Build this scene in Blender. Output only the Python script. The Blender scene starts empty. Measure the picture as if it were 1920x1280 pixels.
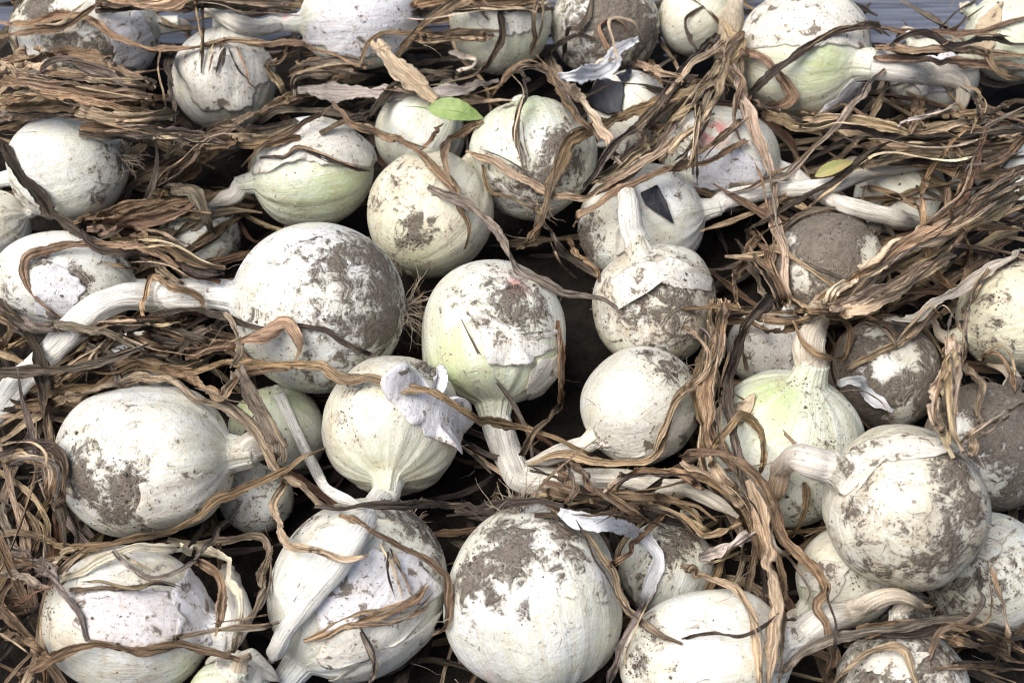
import bpy, math, random
import numpy as np
from mathutils import Vector
from mathutils.bvhtree import BVHTree

random.seed(7); rng = np.random.default_rng(7)
scene = bpy.context.scene
COL = scene.collection

# ------------------------------------------------------------------ camera
PITCH, DIST, LENS = math.radians(50), 0.76, 50.0
FWD = np.array([0, math.cos(PITCH), -math.sin(PITCH)])
RIGHT = np.array([1.0, 0, 0]); UP = np.array([0, math.sin(PITCH), math.cos(PITCH)])
CAM = -DIST * FWD
FPX = LENS / 36 * 1920                      # focal length in pixels of the 1920 wide photograph
cd = bpy.data.cameras.new('camera'); cam = bpy.data.objects.new('camera', cd); COL.objects.link(cam)
cam.location = CAM; cam.rotation_euler = (math.pi / 2 - PITCH, 0, 0)
cd.lens = LENS; cd.sensor_width = 36; cd.clip_start = 0.01; cd.clip_end = 200
cd.dof.use_dof = True; cd.dof.focus_distance = 0.715; cd.dof.aperture_fstop = 15
scene.camera = cam

# ------------------------------------------------------------------ sky, sun, exposure
SUN_EL, SUN_AZ = math.radians(62), math.radians(242)      # azimuth clockwise from +Y: from the lower left of the picture
w = bpy.data.worlds.new('World'); scene.world = w; w.use_nodes = True
nt = w.node_tree; bg = nt.nodes['Background']
sky = nt.nodes.new('ShaderNodeTexSky'); sky.sky_type = 'NISHITA'; sky.sun_disc = False
sky.sun_elevation = SUN_EL; sky.sun_rotation = SUN_AZ
sky.air_density = 1.0; sky.dust_density = 4.0; sky.ozone_density = 0.6
nt.links.new(sky.outputs[0], bg.inputs[0]); bg.inputs[1].default_value = 0.062
sl = bpy.data.lights.new('sun', 'SUN'); sun = bpy.data.objects.new('sun', sl); COL.objects.link(sun)
sl.energy = 1.5; sl.angle = math.radians(42); sl.color = (1, .99, .975)
sd = Vector((math.sin(SUN_AZ) * math.cos(SUN_EL), math.cos(SUN_AZ) * math.cos(SUN_EL), math.sin(SUN_EL)))
sun.rotation_euler = (-sd).to_track_quat('-Z', 'Y').to_euler()
sun.location = sd * 3
vs = scene.view_settings; vs.view_transform = 'Standard'; vs.look = 'None'; vs.gamma = 1; vs.use_curve_mapping = False
vs.exposure = 1.17
scene.cycles.use_denoising = True; scene.cycles.filter_width = 1.05; scene.cycles.max_bounces = 4; scene.cycles.diffuse_bounces = 2
scene.cycles.use_adaptive_sampling = True; scene.cycles.adaptive_threshold = .03
try: scene.cycles.denoiser = 'OPENIMAGEDENOISE'
except Exception: pass

# ------------------------------------------------------------------ helpers
def ray(px, py): return FWD + RIGHT * ((px - 960) / FPX) + UP * ((640 - py) / FPX)
def at_z(px, py, z):
    d = ray(px, py); return CAM + d * ((z - CAM[2]) / d[2])
def project(P):
    v = P - CAM; d = v @ FWD
    return 960 + (v @ RIGHT) / d * FPX, 640 - (v @ UP) / d * FPX, d
def unit(v): return v / (np.linalg.norm(v) + 1e-12)
def sstep(a, b, x):
    t = np.clip((x - a) / (b - a), 0, 1); return t * t * (3 - 2 * t)

def mesh(name, V, Fc, mat, attrs=None, smooth=True, loc=None):
    me = bpy.data.meshes.new(name)
    V = np.asarray(V, float)
    if loc is not None: V = V - np.asarray(loc)
    Fc = np.asarray(Fc, np.int32)
    n = Fc.shape[1]
    me.vertices.add(len(V)); me.vertices.foreach_set('co', V.ravel())
    me.loops.add(Fc.size); me.loops.foreach_set('vertex_index', Fc.ravel())
    me.polygons.add(len(Fc)); me.polygons.foreach_set('loop_start', np.arange(0, Fc.size, n, dtype=np.int32))
    me.update(calc_edges=True); me.validate()
    if smooth: me.polygons.foreach_set('use_smooth', np.ones(len(me.polygons), bool))
    for k, (typ, data) in (attrs or {}).items():
        a = me.attributes.new(k, typ, 'POINT')
        a.data.foreach_set({'FLOAT': 'value', 'FLOAT_VECTOR': 'vector', 'FLOAT_COLOR': 'color'}[typ], np.asarray(data, np.float32).ravel())
    me.materials.append(mat)
    o = bpy.data.objects.new(name, me); COL.objects.link(o)
    if loc is not None: o.location = loc
    return o
def adopt(o, parent):                                     # same place, now a part of parent
    o.location = Vector(o.location) - parent.location; o.parent = parent
def tag(o, label, cat, group=None):
    o['label'] = label; o['category'] = cat
    if group: o['group'] = group
def empty(name, loc):
    o = bpy.data.objects.new(name, None); COL.objects.link(o); o.location = loc; o.empty_display_size = .01; return o

class N:                                                  # node builder
    def __init__(s, name):
        s.m = bpy.data.materials.new(name); s.m.use_nodes = True; s.t = s.m.node_tree; s.t.nodes.clear()
        s.out = s.t.nodes.new('ShaderNodeOutputMaterial'); s.p = s.t.nodes.new('ShaderNodeBsdfPrincipled')
        s.t.links.new(s.p.outputs[0], s.out.inputs[0])
    def set(s, sock, v):
        if isinstance(v, bpy.types.NodeSocket): s.t.links.new(v, sock)
        elif v is not None: sock.default_value = v
    def n(s, typ, **kw):
        x = s.t.nodes.new(typ)
        for k, v in kw.items(): setattr(x, k, v)
        return x
    def attr(s, name, out=1, typ='GEOMETRY'):
        x = s.n('ShaderNodeAttribute', attribute_name=name, attribute_type=typ); return x.outputs[out]
    def math(s, op, a, b=None, c=None, clamp=False):
        x = s.n('ShaderNodeMath', operation=op, use_clamp=clamp)
        for i, v in enumerate((a, b, c)): s.set(x.inputs[i], v)
        return x.outputs[0]
    def vmath(s, op, a, b=None):
        x = s.n('ShaderNodeVectorMath', operation=op); s.set(x.inputs[0], a); s.set(x.inputs[1], b); return x.outputs[0]
    def noise(s, vec, scale, detail=4, rough=.55, dist=0, col=False):
        x = s.n('ShaderNodeTexNoise'); s.set(x.inputs['Vector'], vec); s.set(x.inputs['Scale'], scale)
        x.inputs['Detail'].default_value = detail; x.inputs['Roughness'].default_value = rough; x.inputs['Distortion'].default_value = dist
        return x.outputs[1 if col else 0]
    def mr(s, v, a, b, c=0.0, d=1.0):
        x = s.n('ShaderNodeMapRange', interpolation_type='SMOOTHSTEP'); s.set(x.inputs[0], v)
        for i, k in enumerate((a, b, c, d)): s.set(x.inputs[i + 1], k)
        return x.outputs[0]
    def mix(s, f, a, b, mode='MIX'):
        x = s.n('ShaderNodeMix', data_type='RGBA', blend_type=mode)
        s.set(x.inputs[0], f)
        for i, v in ((6, a), (7, b)):
            s.set(x.inputs[i], (*v, 1) if isinstance(v, tuple) and len(v) == 3 else v)
        return x.outputs[2]
    def bump(s, h, dist, strength=1.0, nrm=None):
        x = s.n('ShaderNodeBump'); s.set(x.inputs['Height'], h); x.inputs['Distance'].default_value = dist
        x.inputs['Strength'].default_value = strength; s.set(x.inputs['Normal'], nrm); return x.outputs[0]
    def sep(s, v):
        x = s.n('ShaderNodeSeparateXYZ'); s.set(x.inputs[0], v); return x.outputs
    def comb(s, a, b, c):
        x = s.n('ShaderNodeCombineXYZ')
        for i, v in enumerate((a, b, c)): s.set(x.inputs[i], v)
        return x.outputs[0]

# ------------------------------------------------------------------ materials
def bulb_material():
    g = N('onion_skin')
    obj = g.n('ShaderNodeTexCoord').outputs['Object']
    rnd = g.n('ShaderNodeObjectInfo').outputs['Random']
    off = g.vmath('ADD', obj, g.vmath('SCALE', g.comb(1.0, 2.7, -1.3), None)); 
    sc = off.node.inputs[1].links[0].from_node; g.set(sc.inputs[3], g.math('MULTIPLY', rnd, 9.0))
    mer = g.attr('mer'); paint = g.attr('paint', 0); pr = g.n('ShaderNodeSeparateColor'); g.set(pr.inputs[0], paint)
    dirt_b, green_b, stain_b = pr.outputs[0], pr.outputs[1], pr.outputs[2]
    pink_b = g.attr('pink', 2); yel = g.attr('yellow', 2)
    mo = g.vmath('ADD', mer, g.comb(g.math('MULTIPLY', rnd, 20.0), 0.0, 0.0))
    st = g.noise(g.vmath('MULTIPLY', mo, g.comb(9, 9, .7)), 1, 4, .6)          # broad meridian streaks
    stf = g.noise(g.vmath('MULTIPLY', mo, g.comb(34, 34, 1.2)), 1, 3, .6)      # fine veins
    low = g.noise(off, 38, 3, .5)
    low2 = g.noise(off, 75, 5, .6, .6)
    base = g.mix(g.mr(low, .35, .68), (.87, .89, .875), (.83, .83, .71))
    base = g.mix(g.mr(g.noise(off, 24, 2, .5), .46, .66, 0, .5), base, (.77, .765, .64))
    base = g.mix(yel, base, (.77, .71, .49))
    base = g.mix(g.math('MULTIPLY', g.mr(st, .42, .72), .22), base, (.68, .60, .42))
    base = g.mix(g.math('MULTIPLY', g.mr(stf, .45, .70), .42), base, (.64, .59, .40))
    gr = g.math('MULTIPLY', green_b, g.mr(st, .25, .62, .35, 1), clamp=True)
    base = g.mix(gr, base, (.53, .645, .28))
    gr2 = g.math('MULTIPLY', gr, g.mr(stf, .42, .62), clamp=True)
    base = g.mix(g.math('MULTIPLY', gr2, .5), base, (.72, .76, .52))
    # tan film of dried soil
    film = g.math('ADD', g.mr(low2, .48, .72, 0, .42), g.math('MULTIPLY', stain_b, g.mr(low2, .3, .62)), clamp=True)
    base = g.mix(g.math('MULTIPLY', film, .62), base, (.54, .43, .28))
    base = g.mix(g.math('MULTIPLY', pink_b, g.mr(low2, .38, .55)), base, (.70, .24, .20))
    # hairline cracks in the outer skin running round the neck
    ck = g.n('ShaderNodeTexVoronoi', feature='DISTANCE_TO_EDGE'); g.set(ck.inputs['Vector'], g.vmath('ADD', g.vmath('MULTIPLY', mo, g.comb(1.6, 1.6, 1.1)), g.vmath('SCALE', g.noise(off, 60, 3, .6, 0, True), None)))
    scn = ck.inputs['Vector'].links[0].from_node.inputs[1].links[0].from_node; scn.inputs[3].default_value = .5
    crack = g.math('MULTIPLY', g.mr(ck.outputs['Distance'], .0, .022, 1, 0), g.mr(low2, .46, .6))
    base = g.mix(g.math('MULTIPLY', crack, .45), base, (.30, .21, .13))
    # caked soil
    n1 = g.noise(off, 125, 5, .74, .6)
    n3 = g.noise(off, 330, 4, .7)
    nn = g.math('ADD', g.math('MULTIPLY', n1, .80), g.math('MULTIPLY', n3, .20))
    nb = g.math('ADD', nn, g.math('MULTIPLY', g.math('SUBTRACT', dirt_b, .5), .50))
    m1 = g.mr(nb, .465, .60)
    thin = g.mr(nb, .37, .54)
    sp = g.noise(off, 560, 2, .6)
    spt = g.math('ADD', sp, g.math('MULTIPLY', g.math('SUBTRACT', g.math('ADD', g.math('MULTIPLY', low2, 1.5), g.math('MULTIPLY', dirt_b, .7)), .85), .34))
    m2 = g.mr(spt, .685, .75)
    n4 = g.noise(off, 800, 2, .7)
    soil = g.mix(g.mr(n1, .42, .66), (.22, .182, .145), (.135, .107, .084))
    soil = g.mix(g.mr(n3, .40, .66, 0, .6), soil, (.26, .22, .175))
    soil = g.mix(g.mr(n4, .56, .72, 0, .8), soil, (.06, .047, .038))
    base = g.mix(g.math('MULTIPLY', thin, .58), base, (.42, .345, .26))
    base = g.mix(g.math('MULTIPLY', m2, .75), base, (.20, .15, .11))
    mask = m1
    col = g.mix(g.math('MULTIPLY', mask, .95), base, soil)
    g.set(g.p.inputs['Base Color'], col)
    rough = g.math('ADD', g.mr(low2, .3, .7, .20, .34), g.math('MULTIPLY', g.math('MAXIMUM', mask, thin), .5), clamp=True)
    g.set(g.p.inputs['Roughness'], rough)
    g.set(g.p.inputs['Specular IOR Level'], g.mr(mask, 0, 1, .7, .08))
    g.set(g.p.inputs['Subsurface Weight'], g.mr(mask, 0, 1, .22, 0)); g.p.inputs['Subsurface Radius'].default_value = (.007, .006, .0035); g.p.inputs['Subsurface Scale'].default_value = 1.0
    b1 = g.bump(g.math('ADD', stf, g.math('MULTIPLY', st, .8)), .0009, .42)
    h = g.math('ADD', g.math('MULTIPLY', mask, g.math('ADD', g.math('MULTIPLY', n3, 1.3), .35)), g.math('MULTIPLY', n1, .8))
    b2 = g.bump(h, .0016, .9, b1)
    g.set(g.p.inputs['Normal'], b2)
    return g.m

def fibre_material():
    """Dried leaf or stem: its own colour per point (tint), streaked along its length."""
    g = N('dry_leaf')
    lf = g.attr('lf'); tint = g.attr('tint', 0)
    x, y, z = g.sep(lf)
    fine = g.noise(g.comb(g.math('MULTIPLY', x, 2100.0), g.math('MULTIPLY', y, 90.0), z), 1, 4, .65)
    mid = g.noise(g.comb(g.math('MULTIPLY', x, 620.0), g.math('MULTIPLY', y, 52.0), g.math('ADD', z, 7.0)), 1, 4, .6)
    blot = g.noise(g.comb(g.math('MULTIPLY', x, 160.0), g.math('MULTIPLY', y, 90.0), g.math('ADD', z, 3.0)), 1, 5, .65)
    spk = g.noise(g.comb(g.math('MULTIPLY', x, 700.0), g.math('MULTIPLY', y, 600.0), z), 1, 3, .6)
    lum = g.n('ShaderNodeSeparateColor'); g.set(lum.inputs[0], tint); pale = g.mr(lum.outputs[1], .28, .6, 1, .5)
    c = g.mix(g.math('MULTIPLY', g.mr(mid, .38, .68), pale), tint, g.mix(1.0, tint, (1.6, 1.6, 1.6), 'MULTIPLY'))
    c = g.mix(g.math('MULTIPLY', g.math('MULTIPLY', g.mr(fine, .44, .62), .8), pale), c, g.mix(1.0, tint, (.30, .25, .21), 'MULTIPLY'))
    c = g.mix(g.math('MULTIPLY', g.math('MULTIPLY', g.mr(blot, .56, .72), .75), pale), c, g.mix(1.0, tint, (.30, .27, .25), 'MULTIPLY'))
    c = g.mix(g.math('MULTIPLY', g.mr(spk, .64, .70), .6), c, (.06, .045, .035))
    g.set(g.p.inputs['Base Color'], c)
    g.p.inputs['Roughness'].default_value = .72; g.p.inputs['Specular IOR Level'].default_value = .22
    b = g.bump(g.math('ADD', g.math('MULTIPLY', mid, 1.3), g.math('MULTIPLY', fine, .8)), .0021, 1.0)
    g.set(b.node.inputs['Strength'], g.mr(lum.outputs[1], .28, .6, 1, .55))
    g.set(g.p.inputs['Normal'], b)
    return g.m

def skin_material():
    g = N('papery_skin')
    lf = g.attr('lf'); tint = g.attr('tint', 0)
    obj = g.n('ShaderNodeTexCoord').outputs['Object']
    x, y, z = g.sep(lf)
    vein = g.noise(g.comb(g.math('MULTIPLY', x, 420.0), g.math('MULTIPLY', y, 48.0), z), 1, 5, .65, .8)
    blot = g.noise(obj, 120, 6, .62, .4)
    spk = g.noise(obj, 600, 3, .6)
    n3 = g.noise(obj, 420, 5, .7)
    c = g.mix(g.math('MULTIPLY', g.mr(vein, .45, .7), .5), tint, g.mix(1.0, tint, (.74, .66, .56), 'MULTIPLY'))
    c = g.mix(g.mr(blot, .50, .70, 0, .7), c, g.mix(1.0, tint, (.66, .56, .44), 'MULTIPLY'))
    c = g.mix(g.mr(spk, .60, .68, 0, .8), c, (.17, .13, .10))
    c = g.mix(g.mr(g.math('ADD', blot, g.math('MULTIPLY', n3, .2)), .69, .74, 0, .9), c, (.17, .14, .11))
    g.set(g.p.inputs['Base Color'], c)
    g.p.inputs['Roughness'].default_value = .5; g.p.inputs['Specular IOR Level'].default_value = .3
    b = g.bump(g.math('ADD', g.math('MULTIPLY', vein, .6), g.math('MULTIPLY', blot, 1.2)), .0014, .7)
    g.set(g.p.inputs['Normal'], b)
    tr = g.n('ShaderNodeBsdfTranslucent'); g.set(tr.inputs[0], c)
    ms = g.n('ShaderNodeMixShader'); ms.inputs[0].default_value = .1
    g.t.links.new(g.p.outputs[0], ms.inputs[1]); g.t.links.new(tr.outputs[0], ms.inputs[2]); g.t.links.new(ms.outputs[0], g.out.inputs[0])
    return g.m

def simple(name, c1, c2, scale, rough=.8, bumpd=.001, stretch=(1, 1, 1), spec=.2):
    g = N(name); obj = g.n('ShaderNodeTexCoord').outputs['Object']
    v = g.vmath('MULTIPLY', obj, g.comb(*stretch))
    n = g.noise(v, scale, 6, .65); n2 = g.noise(v, scale * 5, 4, .6)
    c = g.mix(g.mr(g.math('ADD', g.math('MULTIPLY', n, .7), g.math('MULTIPLY', n2, .3)), .35, .65), c1, c2)
    g.set(g.p.inputs['Base Color'], c); g.p.inputs['Roughness'].default_value = rough; g.p.inputs['Specular IOR Level'].default_value = spec
    g.set(g.p.inputs['Normal'], g.bump(g.math('ADD', n, g.math('MULTIPLY', n2, .5)), bumpd, .8))
    return g.m

M_BULB, M_LEAF, M_SKIN = bulb_material(), fibre_material(), skin_material()
M_WOOD = simple('weathered_wood', (.085, .095, .125), (.20, .215, .26), 28, .75, .0015, (.22, 5, 5))
M_SOIL = simple('gap_shade_soil', (.010, .008, .006), (.028, .022, .017), 120, .95, .004)  # soil coloured near black to paint the shade down in the gaps
M_BLACK = simple('black_film', (.006, .007, .011), (.018, .019, .026), 300, .45, .0006, (1, .15, 1), .4)
M_GREEN = simple('green_leaf', (.19, .28, .08), (.33, .42, .15), 90, .45, .0006, (1, 1, 1), .4)
M_YELLOW = simple('yellowing_leaf', (.30, .31, .11), (.42, .31, .13), 60, .5, .0006, (1, 1, 1), .3)
M_ROOT = simple('root_fibre', (.26, .20, .14), (.46, .38, .28), 200, .9, .0003)

# ------------------------------------------------------------------ setting: weathered plank floor under the heap
FLOOR = -.056
fl = empty('wooden_floor', (0, 0, FLOOR)); fl['kind'] = 'structure'
y = -.46
pi = 0
while y < .78:
    wd = .098 + .01 * rng.random()
    a0, a1 = -.8, .9
    nx = 24
    V = []; Fc = []
    xs = np.linspace(a0, a1, nx); zz = rng.normal(0, .0006, nx)
    prof = [(0, -.018), (0, -.002), (.002, 0), (wd - .006, 0), (wd - .004, -.002), (wd - .004, -.018)]
    for i in range(nx):
        for (yy, z) in prof: V.append((xs[i], y + yy, FLOOR + z + zz[i] - .001 * (pi % 3)))
    k = len(prof)
    for i in range(nx - 1):
        for j in range(k):
            Fc.append((i * k + j, (i + 1) * k + j, (i + 1) * k + (j + 1) % k, i * k + (j + 1) % k))
    o = mesh('plank', V, Fc, M_WOOD, None, False, (0, y, FLOOR)); adopt(o, fl)
    y += wd; pi += 1
# soil shaken off the roots, on the boards; near-black colour stands in for gap shade
gx, gy = np.meshgrid(np.linspace(-.62, .62, 120), np.linspace(-.42, .34, 80), indexing='ij')
hz = .004 * np.sin(gx * 61 + 1.3 * np.sin(gy * 47)) * np.sin(gy * 53 + gx * 11) + rng.normal(0, .0012, gx.shape) + .005
edge = np.minimum(np.minimum(gx + .62, .62 - gx), np.minimum(gy + .42, .34 - gy))
hz = hz * np.clip(edge / .05, 0, 1) - .004 * (edge < .012)
V = np.stack([gx, gy, FLOOR + hz], -1).reshape(-1, 3)
I = np.arange(119 * 80).reshape(119, 80)[:, :79]
Fc = np.stack([I, I + 80, I + 81, I + 1], -1).reshape(-1, 4)
so = mesh('loose_soil', V, Fc, M_SOIL); so['kind'] = 'stuff'; so['label'] = 'loose soil darkened as gap shade on the boards under the onion heap'; so['category'] = 'soil'
# ------------------------------------------------------------------ the onions (pixel centre, radius across, length ratio, neck angle, neck tilt to viewer, height mm)
# id: (px, py, R, asp, ang, tilt, z, funnel, dirt, stain, green, yellow, short name, label)
ONIONS = {
 1: (158, 62, 105, 1.3, 8, -10, 0, .5, .20, .35, 0, .1, 'mud-blotched corner onion', 'large white onion with grey mud blotches at the top left corner'),
 2: (420, 150, 94, 1.05, 95, -8, 0, .5, .18, .6, 0, .1, 'papery wrinkled onion', 'greyish white onion in wrinkled papery skin under a long horizontal leaf'),
 3: (675, 40, 92, 1.2, 183, 5, 8, .7, .18, .15, 0, 0, 'lavender-skinned onion', 'onion in lavender papery skin at the top edge, stem pointing left'),
 4: (940, 45, 92, 1.03, 100, -10, 0, .5, .12, .2, .25, .2, 'pale green rear onion', 'pale green onion half hidden by leaves at the top edge centre'),
 5: (1135, 50, 100, 1.0, 80, -20, -5, .5, .40, .3, 0, .1, 'mud-capped rear onion', 'onion with grey mud cap at the top edge behind looping leaves'),
 6: (1302, 35, 70, 1.0, 30, 10, -5, .8, .10, .2, .1, .35, 'knotted-stem onion', 'small cream onion whose thick knotted stem hangs down in brown leaves'),
 7: (1505, 100, 118, 1.03, -20, 38, 10, .75, .08, .1, .10, .35, 'half-peeled onion', 'half peeled pale onion with green neck and thick crooked white stem'),
 8: (1752, 145, 78, 1.0, 120, 0, -20, .5, .2, .25, .1, 0, 'white onion under crooked stem', 'white onion behind the crooked stem near the grey boards'),
 9: (1895, 70, 85, 1.0, 150, 10, -1, .5, .10, .15, .2, .25, 'top right corner onion', 'pale green onion with tan peeling skin at the top right corner'),
 10: (130, 310, 103, 1.1, 190, -10, 5, .4, .10, .05, 0, 0, 'smooth white onion', 'smooth bright white onion with roots facing right and dark leaf across it'),
 11: (588, 322, 102, 1.12, 192, 12, 0, .9, .14, .2, .20, 0, 'green-striped onion', 'green striped onion with torn upper skin, stem pointing left'),
 12: (808, 405, 115, 1.05, 55, -18, 0, .5, .22, .5, .1, .6, 'yellowish onion', 'yellowish cream onion with scabbed tan patch on its front'),
 13: (997, 298, 113, 1.05, 100, -34, 8, .4, .24, .15, .25, .1, 'mud-patched upright onion', 'upright white onion with brown mud patch, thin dark leaf down its front'),
 14: (785, 250, 85, 1.0, 60, 0, -25, .5, .12, .2, .2, .1, 'onion under green leaf', 'pale onion lying beneath the fresh green leaf'),
 15: (1180, 215, 82, 1.0, 125, 15, -15, .6, .14, .25, 0, .1, 'upper black-patched onion', 'onion with square black film patch below a bent white stem'),
 16: (1350, 300, 100, 1.1, -12, 8, -5, .7, .20, .3, .05, 0, 'pink-smeared rear onion', 'dusty white onion with pink smear behind the hanging leaf bundle'),
 17: (1200, 420, 108, 1.1, 12, 5, -8, .8, .16, .2, 0, 0, 'lower black-patched onion', 'onion with narrow black film patch, long white stem running right'),
 18: (1552, 503, 105, 1.0, 40, -10, -5, .5, .71, .4, .05, .2, 'mud-crusted onion', 'onion crusted with brown mud beside the brown leaf tangle'),
 19: (1690, 375, 88, 1.0, 140, 0, -25, .5, .18, .3, .05, .2, 'onion under leaf tangle', 'pale onion almost buried beneath the tangle of leaves at right'),
 20: (1905, 590, 108, 1.0, 200, 5, 5, .5, .20, .2, .1, .75, 'yellowish edge onion', 'yellowish onion with dirt specks cut by the right edge'),
 21: (118, 530, 98, 1.35, -4, -5, -5, .8, .22, .2, 0, 0, 'leaf-ringed left onion', 'long white onion with dirt patches at the left edge ringed by thin leaf'),
 22: (600, 572, 163, 1.0, 174, 5, 15, .35, .26, .05, 0, 0, 'biggest mud-speckled onion', 'biggest white onion, heavily mud speckled, thick stem bending down left'),
 23: (923, 620, 136, 1.0, -88, 12, 5, 1.0, .16, .15, .30, .05, 'central torn-skin onion', 'central greenish onion with torn white skin flap and neck pointing down'),
 24: (1230, 575, 118, .95, 108, 15, 0, .9, .33, .8, .05, .2, 'tan upright-necked onion', 'dusty tan onion with white neck pointing straight up'),
 25: (1205, 760, 108, 1.05, 213, 15, -5, .9, .15, .2, 0, .15, 'onion beside dark gap', 'cream onion with grey dirt on top, neck pointing down left'),
 26: (1435, 655, 72, 1.0, 60, 0, -25, .5, .2, .4, 0, .1, 'small streaked onion', 'small brown streaked onion behind the green topped onion'),
 27: (1468, 845, 142, 1.05, 76, 25, 0, .8, .12, .2, .28, .05, 'green-topped onion', 'green topped onion with upright pale neck below a leaf fan'),
 28: (1658, 703, 104, 1.0, 50, -10, -12, .5, .71, .35, .1, 0, 'mud-coated onion', 'onion coated in dark mud with small clean white spots'),
 29: (1702, 952, 152, 1.0, 152, 18, 40, .8, .28, .75, 0, .35, 'raised round onion', 'round muddy cream onion lying on top of others, hooked neck at left'),
 30: (1850, 840, 122, 1.0, 60, -20, -5, .5, .72, .3, 0, 0, 'mud-covered right onion', 'grey mud covered onion at the right edge'),
 31: (265, 862, 143, 1.15, 4, 0, 10, .95, .25, .35, 0, .05, 'big egg-shaped onion', 'big egg shaped white onion lying on its side at left'),
 32: (520, 815, 92, 1.0, 82, 40, -29, .6, .12, .25, .28, .2, 'small green onion', 'small yellow green onion wedged behind the egg shaped one'),
 33: (740, 795, 132, .98, -93, 42, 5, .7, .14, .55, .1, .2, 'flapping-skin onion', 'round onion with big raised lavender skin flap and stem toward viewer'),
 34: (672, 1100, 163, 1.07, 232, 15, -5, .6, .20, .15, 0, .1, 'papery front onion', 'large front onion in lavender papery skin beneath a thick white stem'),
 35: (1002, 1120, 163, 1.10, -80, -12, 5, .4, .20, .1, .05, .1, 'root-topped front onion', 'large bare white front onion with roots and mud on top'),
 36: (1250, 1065, 88, 1.0, 70, 0, -25, .5, .22, .1, .2, 0, 'sunken pale onion', 'pale onion sunk behind the thin white leaf'),
 37: (1315, 1230, 122, 1.3, 12, 5, 0, .9, .16, .4, 0, .15, 'long-necked front onion', 'white onion at the bottom edge with long neck pointing right'),
 38: (238, 1165, 135, 1.18, -8, 8, 0, .6, .2, .6, 0, 0, 'pinkish papery onion', 'pinkish white papery onion in the bottom left corner'),
 39: (430, 1322, 85, 1.0, 70, 35, -10, .7, .08, .2, .2, 0, 'bottom edge onion', 'small papery onion cut by the bottom edge'),
 40: (1590, 1085, 95, 1.0, 215, 5, -14, .7, .16, .25, .05, .3, 'cream underlying onion', 'yellowish cream onion partly under the raised round onion'),
 41: (1850, 1075, 115, 1.0, 30, 0, -15, .5, .28, .2, .1, .05, 'speckled right onion', 'speckled white onion at the right edge below the mud covered one'),
 42: (1680, 1160, 72, 1.0, 100, -10, -36, .5, .48, .2, 0, 0, 'muddy shaded onion', 'muddy white onion in the shade beneath the raised round onion'),
 43: (1695, 1300, 125, 1.0, 95, 5, -5, .6, .42, .3, 0, 0, 'grey bottom onion', 'grey dusty onion at the bottom edge under an arched leaf'),
 44: (265, 690, 75, 1.0, 40, 0, -25, .5, .12, .1, .1, 0, 'hidden pale onion', 'pale onion peeping out above the egg shaped one'),
 45: (-15, 425, 70, 1.0, 20, 0, -15, .5, .25, .3, 0, .1, 'left edge onion', 'small dull onion cut by the left edge'),
 46: (482, 935, 66, 1.0, 100, -10, -30, .5, .35, .2, 0, 0, 'dim gap onion', 'dim onion in the gap beside the egg shaped one'),
 47: (378, 440, 75, 1.0, 160, 0, -30, .5, .35, .2, 0, 0, 'buried onion', 'onion buried under brown leaves left of the big speckled one'),
 48: (1890, 345, 80, 1.0, 180, 0, -20, .5, .2, .2, .05, 0, 'pale right edge onion', 'pale onion behind crossing leaves at the right edge'),
}
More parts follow.
